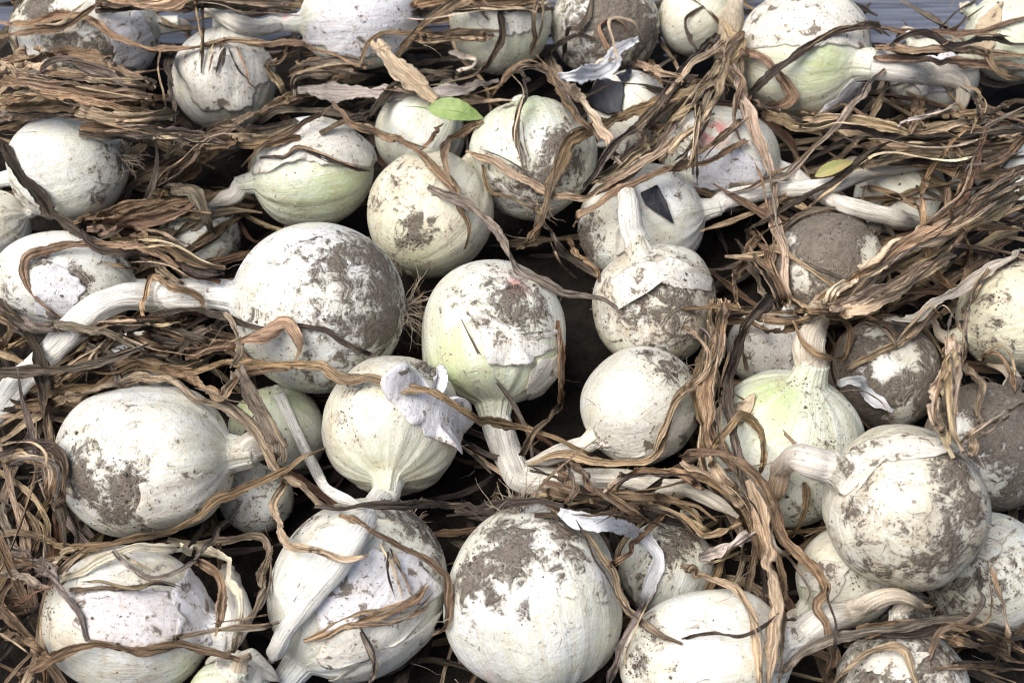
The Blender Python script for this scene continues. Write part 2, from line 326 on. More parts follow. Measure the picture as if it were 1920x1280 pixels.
DIRT = {  # id: (x, y, radius, strength) of the mud on each, in photograph pixels
 1: '70 15 40 .8;115 95 38 .75;185 100 45 .65;250 70 50 .2', 2: '455 175 30 .45;470 120 25 .35', 3: '690 60 40 .35;740 35 30 .4',
 4: '950 40 20 .3', 5: '1160 30 60 .6;1210 60 40 .5', 7: '1420 30 20 .3', 10: '160 245 22 .3;200 285 30 .38;185 360 38 .55;232 385 36 .6;225 300 25 .42;130 330 60 .12',
 11: '540 270 30 .2', 12: '700 370 30 .35;775 435 34 .55;745 330 40 .3;800 420 24 .5;820 350 20 .3', 13: '1045 270 30 .85;1030 320 30 .55;985 330 38 .45;1080 310 34 .5;930 350 40 .3;955 200 15 .4;1060 235 20 .3',
 15: '1225 250 30 .4', 16: '1290 260 50 .3;1320 230 25 .4;1350 320 60 .15', 17: '1100 450 45 .6;1110 410 30 .5;1270 360 20 .4;1170 480 40 .35',
 18: '1555 440 50 .3;1500 525 26 -.45;1645 480 34 -.6;1480 450 26 -.3;1560 545 12 -.5', 20: '1890 490 45 .7;1870 560 22 .45;1840 570 20 .35;1875 605 16 .4;1840 640 30 .35;1890 640 30 .3',
 21: '75 500 18 .6;115 550 30 .55;150 532 22 .75;30 555 40 .3;220 490 30 .3;140 505 14 .5', 22: '640 480 45 .5;700 470 55 .6;725 540 55 .6;650 545 30 .5;575 470 30 .3;600 610 45 .3;690 620 45 .55;590 530 25 .35;720 610 50 .65;640 700 80 .3;480 600 40 .15',
 23: '960 570 55 .72;1010 585 40 .55;920 520 40 .30;870 560 60 .25;1000 530 30 .25;895 600 18 .5', 24: '1270 560 60 .35;1200 570 60 .25;1290 610 50 .3',
 25: '1260 690 45 .65;1210 665 30 .5;1300 700 30 .5;1170 720 50 .1', 27: '1390 780 30 .35;1540 770 50 .32;1560 840 40 .36;1500 950 70 .38;1500 720 30 .3', 28: '1655 690 22 -.6;1705 662 26 -.6;1690 775 24 -.45;1640 620 20 -.4;1600 770 50 .1', 30: '1800 795 24 -.4;1845 905 36 -.5;1870 760 40 .1',
 29: '1800 870 45 .55;1815 960 45 .6;1790 1020 50 .45;1740 1060 60 .4;1610 890 24 .45;1595 960 26 .45;1630 1060 50 .35;1700 1000 40 .2;1770 900 40 .4',
 31: '145 880 40 .5;160 920 45 .55;230 910 34 .75;210 960 50 .45;120 860 40 .4;260 930 34 .5;280 980 60 .35;360 895 14 .6', 33: '800 690 40 .7;660 720 50 .32;870 800 30 .3;650 800 50 .28',
 34: '560 960 50 .4;780 980 70 .5;620 950 60 .3;820 1050 40 .4;740 1190 40 .2;690 1060 60 .15', 35: '935 1005 34 .5;965 1035 42 .75;900 1060 42 .6;870 1090 40 .6;910 1085 34 .5;1060 990 40 .55;1075 1040 36 .5;1050 1075 22 .45;980 1130 14 .5;925 1120 16 .45;980 1155 14 .5;1130 1100 30 .35;1030 1180 40 .15;860 1120 40 .35',
 36: '1250 1030 40 .6;1280 1000 40 .5', 37: '1210 1170 30 .5;1230 1200 28 .45;1195 1245 26 .6;1260 1255 14 .5', 38: '90 1150 30 .3;200 1130 40 .2;270 1120 40 .25;110 1090 30 .4',
 40: '1610 1080 30 .3', 41: '1830 1030 40 .3;1870 1080 60 .25;1800 1110 40 .3', 42: '1640 1150 40 .3', 43: '1640 1260 50 .35;1760 1240 40 .35', 44: '230 665 20 .35', 9: '1850 40 20 .2',
}
GREEN = {  # greener flushes
 7: '1545 115 42 .9;1520 155 40 .5;1470 110 60 .25', 11: '640 345 70 .7;560 380 60 .5', 13: '980 200 50 .6;940 240 40 .4', 23: '850 640 40 .7;830 700 50 .6;900 690 50 .3;1020 690 40 .5',
 27: '1450 735 40 1;1465 790 40 .6;1400 800 50 .3', 32: '450 760 45 .9;540 750 40 .5', 4: '990 90 40 .4', 33: '700 880 60 .25;720 715 30 .3', 12: '770 480 50 .3', 9: '1900 80 40 .4', 39: '350 1275 40 1', 24: '1120 640 30 .6', 29: '1620 850 40 .25', 2: '500 100 25 .5',
}
PINK = {23: '968 538 20 1.0', 16: '1338 248 22 1.5;1322 280 12 .7', 3: '415 10 8 .8', 35: '930 1270 25 .3', 37: '1300 1200 20 .2'}
STEMS = {  # neck and stem: tone at start, tone at end, width px, width at the end, path
 3: 'w p 34 26|520 45,480 52,440 42,400 18,378 4', 6: 'l t 66 40|1372 -8,1384 6,1374 34,1364 66,1368 105,1374 140,1380 165', 7: 'w l 56 24|1600 122,1640 118,1690 128,1735 138,1775 142,1800 152,1806 178,1795 205,1788 222',
 10: '', 11: 'w p 34 22|470 352,440 365,412 376,390 386', 15: '', 16: 'w p 34 30|1470 325,1530 362,1582 383,1650 402,1735 425', 17: 'w p 36 20|1308 390,1364 374,1448 357,1549 349,1616 327,1683 313,1784 300,1850 285',
 21: '', 22: 'w w 58 50|420 548,350 550,285 556,235 556,190 572,150 605,100 655,50 705,8 752,-30 800', 23: 'w p 58 22|930 770,942 820,958 868,976 898,1010 902,1077 900,1164 898,1231 914,1290 918,1340 940,1385 970',
 24: 'w p 46 26|1187 478,1183 430,1178 380,1168 330,1160 295', 25: 'w p 34 20|1098 822,1060 845,1015 860,985 868', 27: 'p t 60 46|1508 690,1518 650,1526 610,1545 575,1580 545', 29: 'w o 62 30|1560 890,1530 868,1495 860,1470 872,1458 905,1452 945',
 31: 'k g 60 34|445 832,480 832,520 836', 32: 'w w 22 18|530 790,548 822,575 865,605 905,640 930,680 950', 33: 'w w 52 34|742 858,735 895,712 940,672 1000,625 1068,575 1130,535 1185,508 1240', 34: 'w w 56 60|598 1225,585 1260,570 1300',
 37: 'w t 60 16|1490 1180,1540 1165,1590 1148,1640 1126,1680 1116,1715 1128,1740 1150', 40: 'w p 40 22|1530 1125,1500 1142,1480 1152', 39: 'p t 40 20|450 1240,470 1228', 9: '', 20: '', 38: 'w p 60 40|395 1165,430 1200,445 1160,430 1090,420 1060',
}
ROOTS = {10: (46, 1.0), 22: (60, 1.0), 31: (46, .9), 35: (40, 1.15), 29: (60, .8), 12: (20, .7), 13: (34, .8), 25: (20, .6), 21: (14, .6), 18: (20, .7), 41: (24, .7), 5: (24, .6), 16: (16, .6), 34: (20, .6)}
SKINS = [  # onion, tone, lift mm, outline
 (7, 'k', 1.5, '1392 92,1400 30,1440 -20,1560 -25,1625 45,1632 98,1590 84,1550 82,1520 92,1470 84,1430 90'), (7, 'v', 3, '1600 145,1640 170,1612 215,1545 222,1520 214,1565 185'),
 (3, 'v', 1, '568 78,600 32,640 0,680 -40,780 -10,788 60,740 108,640 108'), (11, 'k', 1.5, '475 325,485 262,540 228,620 232,688 270,703 306,640 312,570 302,520 312'),
 (23, 'w', 3.5, '872 572,905 576,930 600,975 620,1002 636,1040 616,1056 612,1048 642,1000 672,948 686,918 676,905 640,890 605'), (23, 'k', 1.5, '1000 690,1045 650,1056 690,1030 745,1005 755,985 730'),
 (33, 'v', 9, '722 752,740 720,765 700,800 702,806 738,850 760,875 800,870 842,815 822,765 790'),
 (38, 'n', 1.2, '130 1122,200 1110,320 1108,340 1150,335 1210,220 1212,155 1190'), (38, 'v', 2.5, '322 1100,350 1072,394 1082,398 1180,382 1216,325 1204'),
 (34, 'v', 1.2, '560 1125,640 1045,700 1030,790 1050,822 1110,800 1132,730 1142,660 1165,600 1185'), (34, 'k', 1.5, '590 1225,640 1180,740 1146,826 1138,815 1180,760 1192,690 1232,620 1270'),
 (31, 'k', 1, '262 905,330 884,400 890,436 880,430 922,380 960,292 998,262 962'), (24, 'k', 2, '1150 525,1190 492,1260 492,1330 522,1346 552,1300 542,1240 534,1200 562,1160 582'),
 (25, 'k', .8, '1096 802,1150 782,1240 792,1300 772,1310 812,1260 850,1150 850'), (27, 'T', 1.5, '1372 762,1420 742,1405 788,1372 802'),
 (29, 'k', 1, '1562 885,1620 832,1700 812,1780 832,1762 862,1662 862,1612 902,1592 960'),
 (2, 'k', 1.2, '336 122,370 92,440 88,500 102,508 150,470 200,400 202,346 190'), (16, 'v', 1, '1292 292,1380 272,1440 322,1400 360,1300 350'), (15, 'w', 3, '1122 216,1142 240,1182 262,1170 284,1112 262'),
 (39, 'k', 5, '388 1232,440 1216,500 1242,518 1280,420 1282'), (9, 'T', 1.5, '1826 82,1840 32,1882 6,1872 60,1850 112'), (1, 'v', 1, '190 42,260 22,300 90,280 140,222 122'), (37, 'w', 2, '1450 1182,1490 1172,1545 1182,1540 1240,1480 1278,1432 1240'),
 (17, 'k', 1.5, '1165 345,1195 350,1198 420,1190 480,1160 470,1158 400'), (26, 'k', 1, '1390 640,1440 610,1490 640,1480 700,1420 710'), (4, 'k', 1, '880 20,940 -10,1010 20,990 60,920 70'),
 (10, 'k', .6, '20 340,60 380,120 405,90 410,40 390'), (21, 'v', .8, '60 500,120 500,160 540,120 600,70 590'), (36, 'k', 1, '1180 1080,1230 1060,1240 1110,1200 1140'),
 (40, 'k', .8, '1500 1090,1540 1050,1600 1060,1560 1130'), (41, 'k', 1, '1760 1000,1820 980,1900 990,1880 1040,1800 1050'), (8, 'v', 1, '1690 130,1730 90,1790 100,1800 160,1730 180'), (43, 'k', 1.2, '1600 1250,1660 1215,1740 1225,1700 1275'),
]
FILMS = [(15, '1098 156,1140 152,1170 158,1168 212,1135 214,1100 196', 'square scrap of black plastic film stuck to the rear onion'), (17, '1201 366,1230 352,1246 382,1260 421,1238 405,1210 386', 'narrow torn scrap of black plastic film on the onion with long stem'),
 (15, '1158 148,1186 136,1180 152,1168 160', 'tiny black plastic sliver beside the square black scrap')]
# ------------------------------------------------------------------ dried leaves: tone, width px, stiffness px | path (photograph pixels), drawn where each one lies on the heap
LEAVES = """t 16 30|1352 40,1392 82,1368 124,1394 176,1408 246
T 20 40|1372 120,1384 160,1394 205,1412 268
b 11 30|1398 60,1360 104,1386 150,1376 215,1392 270
t 13 50|1352 96,1332 150,1302 192,1258 228
g 13 50|1356 128,1322 200,1300 262,1262 330
d 10 50|1310 190,1306 260,1300 330
b 14 70|0 42,60 45,120 30,170 42,225 75,280 95,350 92,430 78,500 78,560 85,640 108,690 125
b 12 50|0 68,60 57,120 50,160 25,190 0
g 18 40|70 135,115 113,160 125,210 145,245 168
t 14 50|0 115,40 140,90 165,145 205
b 24 50|0 150,80 160,150 170,230 180,290 186
b 20 50|0 190,70 176,180 192,280 216
t 22 50|140 200,220 222,300 216,330 214
g 20 60|215 242,300 250,340 252,420 268
d 14 40|316 100,322 160,327 225
b 18 70|660 140,600 165,537 188,437 232,386 262,353 299,302 336,262 352
g 8 40|302 309,336 275,386 252,430 245
d 23 40|8 270,14 285,34 322,67 363,100 403,141 427,185 452
b 18 40|140 420,218 392,285 373,320 346
b 22 40|160 430,269 418,336 397,363 376
g 20 30|309 353,356 356,376 376,396 423,412 445
b 7 40|453 312,497 272,544 249,598 215,625 195
d 9 40|487 296,531 299,558 275,598 292,640 308,695 318
d 6 40|379 0,383 67,383 138
d 5 40|420 90,402 140
b 5 40|443 88,457 134,470 158,504 165
t 15 30|502 126,524 158,538 187
g 14 40|551 182,557 144,605 134,690 140
b 9 30|500 130,530 108,538 90
b 16 40|744 104,781 67,821 27,868 0,885 -12
b 10 40|672 125,707 67,775 63,936 58
t 18 40|778 78,850 74,930 66
d 12 40|935 18,939 60,922 111,902 131,842 144,784 146
p 9 30|842 97,882 107,885 128,848 134
p 28 60|560 172,640 175,741 175,842 168,936 148
d 17 40|600 250,640 232,700 208,741 168,784 134,828 141,875 144
b 15 50|625 190,640 205,660 235,724 255,781 285,821 316,848 349,868 393,876 427,872 470
b 14 30|905 228,898 232,848 259,831 292,841 336,850 352
t 14 60|872 282,889 289,942 312,979 339,1026 363,1060 370,1117 356,1177 319,1245 279,1290 250,1335 225
b 22 70|1347 144,1307 171,1280 178,1211 198,1144 228,1070 262,1053 302,1033 353,1020 396,1000 440,982 462
d 8 40|962 134,983 141,986 175,973 208,966 252,973 292,986 326
T 23 50|1024 100,1060 161,1093 191,1124 235,1144 279,1164 312
b 15 40|915 190,942 151,962 134,993 124,1036 144,1060 188,1093 228,1120 262
d 17 60|1345 62,1300 110,1265 151,1228 202,1177 249,1137 289,1117 326,1088 356
b 17 60|1401 262,1347 292,1280 312,1228 329,1164 349,1117 380,1070 427
b 8 40|905 310,919 359,942 366,976 380,1016 402
b 12 20|1154 133,1140 94,1127 58,1134 44,1151 35,1171 47,1178 76
d 10 30|1110 -5,1104 30,1087 54,1067 60,1057 116
b 10 40|1009 -5,1003 34,995 102
b 10 40|885 -5,902 16,918 40
d 9 40|1033 97,1077 67,1117 72
w 28 40|1050 146,1080 140,1110 136,1142 124,1156 106,1168 90,1198 76
t 14 40|1188 118,1245 134,1310 142
g 17 60|802 349,828 359,868 380,915 417,940 455,969 495,1016 522,1056 546,1093 556,1137 563,1172 585
r 8 40|830 232,798 269,787 284
T 18 60|1392 180,1424 269,1438 309,1448 353,1455 430,1468 475,1471 526,1482 575
t 15 50|1366 110,1357 128,1347 178,1314 228,1280 265,1240 302
t 14 50|1362 80,1337 97,1300 114,1280 134,1245 172
b 11 50|1391 225,1330 272,1285 302
b 20 30|1388 96,1424 104,1455 134,1482 168,1482 188,1448 205,1412 190
d 15 50|1405 178,1468 124,1535 77,1582 57,1639 50,1668 66
d 5 60|1836 -4,1797 24,1748 66
d 11 50|1668 86,1710 64,1750 71,1784 87,1851 71,1925 86
t 20 50|1428 214,1508 235,1582 225,1643 232,1710 253
d 13 60|1925 244,1784 255,1683 262,1636 279,1602 309,1569 336,1515 363,1468 390,1396 432
t 17 60|1860 280,1784 287,1717 292,1660 299,1605 320
g 12 60|1658 130,1616 178,1592 202,1549 255,1502 299,1461 329,1365 364
b 25 30|1727 186,1718 220,1708 252
p 9 30|1790 205,1757 212,1723 222,1680 236
t 9 30|1808 160,1834 175,1831 218,1818 250
b 15 50|1925 252,1885 292,1834 322,1797 366,1782 406
r 17 50|1851 240,1831 296,1801 363,1767 403,1740 422
b 17 30|1782 262,1804 296,1793 336
b 15 50|1925 314,1871 343,1831 380,1802 430
t 15 60|1925 347,1885 386,1838 417,1790 440,1740 470,1690 500
b 12 40|1612 352,1666 359,1717 386,1732 430
b 11 30|1814 243,1767 286,1740 319,1727 370,1728 420,1740 462,1750 502,1794 536,1817 502,1814 459,1797 422
b 12 40|1775 352,1787 403,1806 430
b 12 40|1925 190,1850 205,1756 216
b 14 40|1848 94,1871 134,1925 150
d 8 30|1320 12,1287 37,1293 74,1312 99
b 14 40|349 521,292 472,215 459,144 459,67 475,47 495,50 526,74 566,113 598
d 15 40|345 532,285 492,235 479,168 455,146 426
b 11 25|272 595,269 559,285 522,322 536,376 556,380 582
g 20 50|-5 570,40 606,94 616,145 613
g 15 50|85 604,144 613,202 623,252 653,292 674,353 680,402 664
d 12 50|225 630,285 593,336 583,403 586,453 606,504 616,571 610,605 616,640 640,702 668
b 26 40|344 668,403 653,470 630,531 606,551 623,561 653,553 680
r 12 30|238 608,228 596,255 600,336 600,386 596
d 10 40|215 638,188 674,180 714
b 19 80|-5 803,67 761,101 737,181 721,235 694,285 687,353 697,403 690,470 680,537 684,605 687,640 704,690 707,741 721,808 737,858 761,909 788,976 801,1043 825,1112 853
t 19 60|-5 832,101 761,168 734,235 711,285 707,336 721,370 748,437 771,477 805,497 845,520 880,554 900,598 941,645 955
d 15 70|590 950,640 954,707 947,774 941,842 947,895 954,926 947,976 941,1010 941,1050 951,1080 946
b 15 40|300 690,353 704,386 727,413 744,470 700,553 690
g 38 40|446 690,470 744,494 781,514 825,520 862
g 22 40|317 670,353 640,405 611
b 14 40|240 627,275 643,321 662
d 12 40|300 612,353 627,405 645
g 12 40|420 586,437 613,450 660,432 694
b 18 50|-5 660,30 645,62 630
b 20 50|60 732,134 687,190 658
b 15 70|-5 997,50 1001,101 1018,151 1028,218 1018,285 1005,336 984,386 951,437 927,504 894,537 877,571 852,610 840
T 15 50|315 1008,370 1018,420 1015,490 1005,504 1025,497 1068,480 1135,450 1186,428 1228
p 19 50|108 1088,168 1065,215 1038,269 1021,336 1028,403 1041,423 1058,440 1102,447 1152,440 1188
g 11 40|213 1030,242 1058,275 1082,319 1075,370 1041,396 1015,417 978,452 945
d 9 40|128 1104,202 1105,252 1099,286 1092,328 1100
g 26 40|-5 1030,40 1038,77 1065,111 1105,141 1146,166 1202
b 21 60|30 1284,84 1240,168 1213,235 1213,285 1219,336 1209,386 1223,450 1238
g 9 50|312 1200,370 1189,437 1179,487 1179,526 1165
b 15 40|362 1048,403 1072,417 1105,413 1152,402 1188
g 17 40|-5 1066,34 1078,94 1100
b 17 40|-5 1177,40 1203,88 1232
b 14 40|-2 1075,7 1135,42 1190
r 10 40|25 1138,67 1109,104 1094
t 14 50|533 898,514 941,524 984,537 1025,588 1035,640 1048,692 1040
t 12 40|103 1067,121 1038,148 1030
b 13 60|636 966,690 991,741 1021,791 1048,828 1072,842 1085,842 1135,838 1169,818 1186
b 19 60|570 1202,640 1172,690 1162,741 1146,784 1119,806 1097
g 12 40|678 1184,697 1226,704 1246,692 1284
d 4 40|735 1028,747 1068,765 1114
t 15 50|1055 955,1087 984,1117 1028,1144 1068,1164 1112,1194 1152,1224 1186,1284 1204
v 27 50|1048 957,1097 979,1161 988,1198 1001,1224 1035,1226 1072,1208 1138
g 15 50|1210 1130,1177 1186,1154 1246,1142 1284
b 13 40|1138 1060,1177 1028,1218 998,1253 966
b 15 50|1078 858,1093 894,1127 924,1164 944,1206 980
t 13 50|994 868,1043 853,1080 853,1117 867,1177 874,1228 853,1248 805,1262 755,1312 700
b 15 40|1135 923,1161 897,1211 880,1261 880,1285 895,1315 918
b 11 30|1060 943,1073 910,1048 868
g 15 50|1021 422,1043 459,1070 489,1120 518
b 11 40|1065 446,1087 479,1117 502,1125 525
b 12 40|967 466,993 455,1022 422
t 15 50|1228 842,1255 778,1280 737,1322 695,1330 640,1322 600
d 11 40|974 850,996 818,1033 784,1054 752
r 11 40|1046 600,1054 680,1052 765
b 13 50|1278 580,1330 573,1381 576,1431 600,1482 603,1552 583
b 27 50|1352 566,1347 613,1340 677,1324 727,1327 795,1339 848
d 20 60|1453 558,1414 593,1387 627,1374 677,1364 727,1367 795,1381 860,1408 917,1428 978
t 25 60|1400 900,1428 978,1445 1052,1461 1119,1461 1152,1448 1220,1440 1284
b 15 40|1433 432,1398 482,1377 519,1377 559,1386 575
b 11 25|1485 598,1498 640,1532 667,1582 674,1596 643,1589 613,1559 586,1515 583,1484 592
t 15 40|1590 692,1636 660,1683 640,1723 606,1750 586,1772 612
b 8 30|1621 595,1666 613,1681 645
w 19 30|1570 722,1596 717,1643 747,1676 773
p 22 60|1660 600,1717 596,1750 573,1794 549,1858 502,1925 467
T 27 60|1545 572,1582 536,1633 506,1683 469,1750 445,1805 408
T 25 60|1565 580,1633 553,1700 519,1755 488
t 19 60|1575 588,1650 569,1717 526,1792 478
b 21 60|1588 528,1650 492,1717 445,1784 425,1852 378
t 15 50|1853 504,1817 559,1804 627,1804 680
T 19 40|1786 630,1774 694,1750 761,1766 815
t 19 40|1792 655,1777 727,1786 832
T 21 40|1815 686,1834 727,1838 795,1819 858
b 9 50|1802 830,1851 795,1925 752
b 11 30|1829 680,1868 660,1891 694,1902 738
b 15 25|1332 845,1374 795,1398 781,1424 801,1431 855,1424 892
t 13 30|1278 740,1320 700,1330 660,1300 623,1278 611
b 19 70|1278 857,1347 850,1398 877,1438 917,1455 961,1468 1011,1515 1052,1542 1102,1535 1129,1555 1169,1559 1220,1548 1284
t 17 50|1278 1056,1330 1082,1374 1105,1398 1139,1414 1186,1426 1284
d 7 50|1278 1197,1330 1186,1398 1186,1460 1148
p 24 40|1312 1042,1364 1025,1416 997
b 15 40|1278 962,1330 1001,1367 991,1393 980
g 17 60|1460 1270,1515 1223,1565 1196,1650 1179,1750 1162,1817 1162,1925 1197
g 13 50|1742 1235,1767 1186,1831 1139,1831 1062
b 15 50|1765 1188,1834 1209,1925 1244
t 17 40|1566 1281,1616 1236,1670 1213,1700 1240,1726 1282
b 13 50|1745 1254,1800 1246,1925 1252
t 13 50|1856 1062,1881 1119,1888 1186,1892 1224
b 11 40|1507 902,1512 927,1502 968,1484 1008
t 24 50|1328 855,1367 910,1396 953
T 33 90|703 78,741 124,781 161,821 198""".splitlines()

# matted bunches: several leaves lying along one line
BUNCH = [('180 6,290 14,400 4,560 12', 4, 12, 'btgd', 17), ('770 14,860 8,950 10,1040 2', 3, 10, 'btg', 15), ('1352 560,1345 640,1330 720,1328 790,1345 850,1385 900,1420 960', 3, 13, 'btb', 15), ('1420 960,1440 1040,1458 1120,1455 1190,1445 1284', 2, 12, 'tb', 15),
  ('1545 575,1600 535,1680 480,1760 440,1850 390,1925 350', 6, 24, 'TtTbtd', 17), ('1590 590,1680 545,1770 490,1850 430,1925 400', 5, 24, 'tbdtb', 15), ('1500 236,1600 232,1700 252,1800 258,1925 236', 5, 22, 'tbdtg', 15),
  ('1620 300,1720 290,1820 300,1925 290', 4, 22, 'btdb', 15), ('0 128,80 136,170 150,290 170', 4, 20, 'btgb', 22), ('0 205,110 196,220 206,320 226', 4, 18, 'tbgt', 22), ('150 240,260 250,360 262,440 268', 3, 14, 'btg', 18),
  ('170 420,260 405,330 400,385 380', 3, 14, 'brt', 20), ('240 460,310 470,360 500,420 520', 3, 16, 'bdr', 18), ('150 628,210 610,260 606,310 600', 3, 14, 'bgdb', 18), ('112 735,150 705,200 680,270 655', 3, 14, 'btdb', 18), ('-5 590,30 612,60 622', 2, 10, 'bg', 18), ('0 860,60 850,100 880,95 950', 3, 16, 'dbg', 16),
  ('10 940,40 1000,30 1060', 3, 22, 'bgd', 16), ('270 640,340 640,420 650,470 690', 3, 18, 'bgb', 18), ('1010 930,1100 950,1180 940,1260 950,1340 990', 4, 22, 'btbd', 15), ('1270 880,1330 900,1390 950,1420 1010', 3, 18, 'tbd', 16),
  ('1790 640,1785 720,1775 800,1800 850', 4, 18, 'TtbT', 17), ('1600 1190,1700 1176,1800 1180,1925 1220', 3, 16, 'bdg', 15), ('1500 590,1440 600,1390 590,1330 590', 3, 14, 'bgt', 13), ('1390 440,1420 480,1450 530,1470 580', 3, 26, 'bdg', 14),
  ('1300 150,1240 230,1180 300,1110 350', 3, 16, 'btd', 14), ('560 240,480 258,420 262,350 310,290 350', 3, 14, 'btd', 15), ('540 130,580 120,640 126,700 120', 3, 16, 'gbt', 15), ('1640 90,1720 100,1800 96,1925 110', 3, 18, 'bdb', 13)]
_br = np.random.default_rng(77)
for (txt, n_, sp_, tn, w_) in BUNCH:
    q_ = np.array([[float(v) for v in p.split()] for p in txt.split(',')])
    for i_ in range(n_):
        o_ = (i_ - (n_ - 1) / 2) * 2 * sp_ / max(1, n_ - 1)
        t_ = np.gradient(q_, axis=0); t_ /= np.linalg.norm(t_, axis=1)[:, None]
        z_ = q_ + np.stack([-t_[:, 1], t_[:, 0]], 1) * (o_ * _br.uniform(.3, 1.2) + _br.normal(0, sp_ * .35, (len(q_), 1)))
        LEAVES.insert(0, f"{tn[i_ % len(tn)]} {w_ * _br.uniform(.75, 1.3):.0f} 40|" + ','.join(f'{x:.0f} {y:.0f}' for x, y in z_))
TONE = {'b': (.35, .24, .145), 't': (.51, .385, .245), 'T': (.62, .495, .335), 'd': (.095, .074, .057), 'g': (.275, .225, .175), 'p': (.66, .59, .47), 'w': (.83, .80, .72),
        'r': (.19, .11, .066), 'v': (.82, .805, .81), 'l': (.66, .57, .43), 'o': (.52, .34, .19), 'k': (.80, .765, .67), 'n': (.80, .745, .715)}
WORD = {'b': 'brown', 't': 'tan', 'T': 'pale tan', 'd': 'dark', 'g': 'greyish', 'p': 'whitish', 'w': 'white', 'r': 'reddish', 'v': 'lavender white'}

def sines(x, n=5, f0=1.0, seed=None):
    r = rng if seed is None else np.random.default_rng(seed)
    o = np.zeros_like(x, float)
    for i in range(n): o += np.sin(x * f0 * (1 + i * .83) * (.8 + .4 * r.random()) + r.random() * 6.28) / (1 + i * .6)
    return o / 1.9
def spline(P, step):
    """Catmull-Rom through P (n x k), resampled about every step along its first two or three axes."""
    P = np.asarray(P, float)
    if len(P) < 3: P = np.stack([P[0], P[0] * .5 + P[-1] * .5, P[-1]])
    Q = np.vstack([2 * P[0] - P[1], P, 2 * P[-1] - P[-2]]); out = []
    for i in range(1, len(Q) - 2):
        a, b, c, d = Q[i - 1:i + 3]
        u = np.linspace(0, 1, 24, endpoint=False)[:, None]
        out.append(.5 * (2 * b + (c - a) * u + (2 * a - 5 * b + 4 * c - d) * u ** 2 + (3 * b - a - 3 * c + d) * u ** 3))
    out = np.vstack(out + [P[-1:]])
    s = np.r_[0, np.cumsum(np.linalg.norm(np.diff(out, axis=0), axis=1))]
    n = max(6, int(s[-1] / step)); t = np.linspace(0, s[-1], n)
    return np.stack([np.interp(t, s, out[:, k]) for k in range(out.shape[1])], 1)
def pxs(txt): return [tuple(float(v) for v in p.split()) for p in txt.split(',')]
def grid_faces(n, k, closed=True):
    i = np.arange(n - 1)[:, None] * k; j = np.arange(k if closed else k - 1)[None]; j2 = (j + 1) % k
    return np.stack([i + j, i + k + j, i + k + j2, i + j2], -1).reshape(-1, 4)

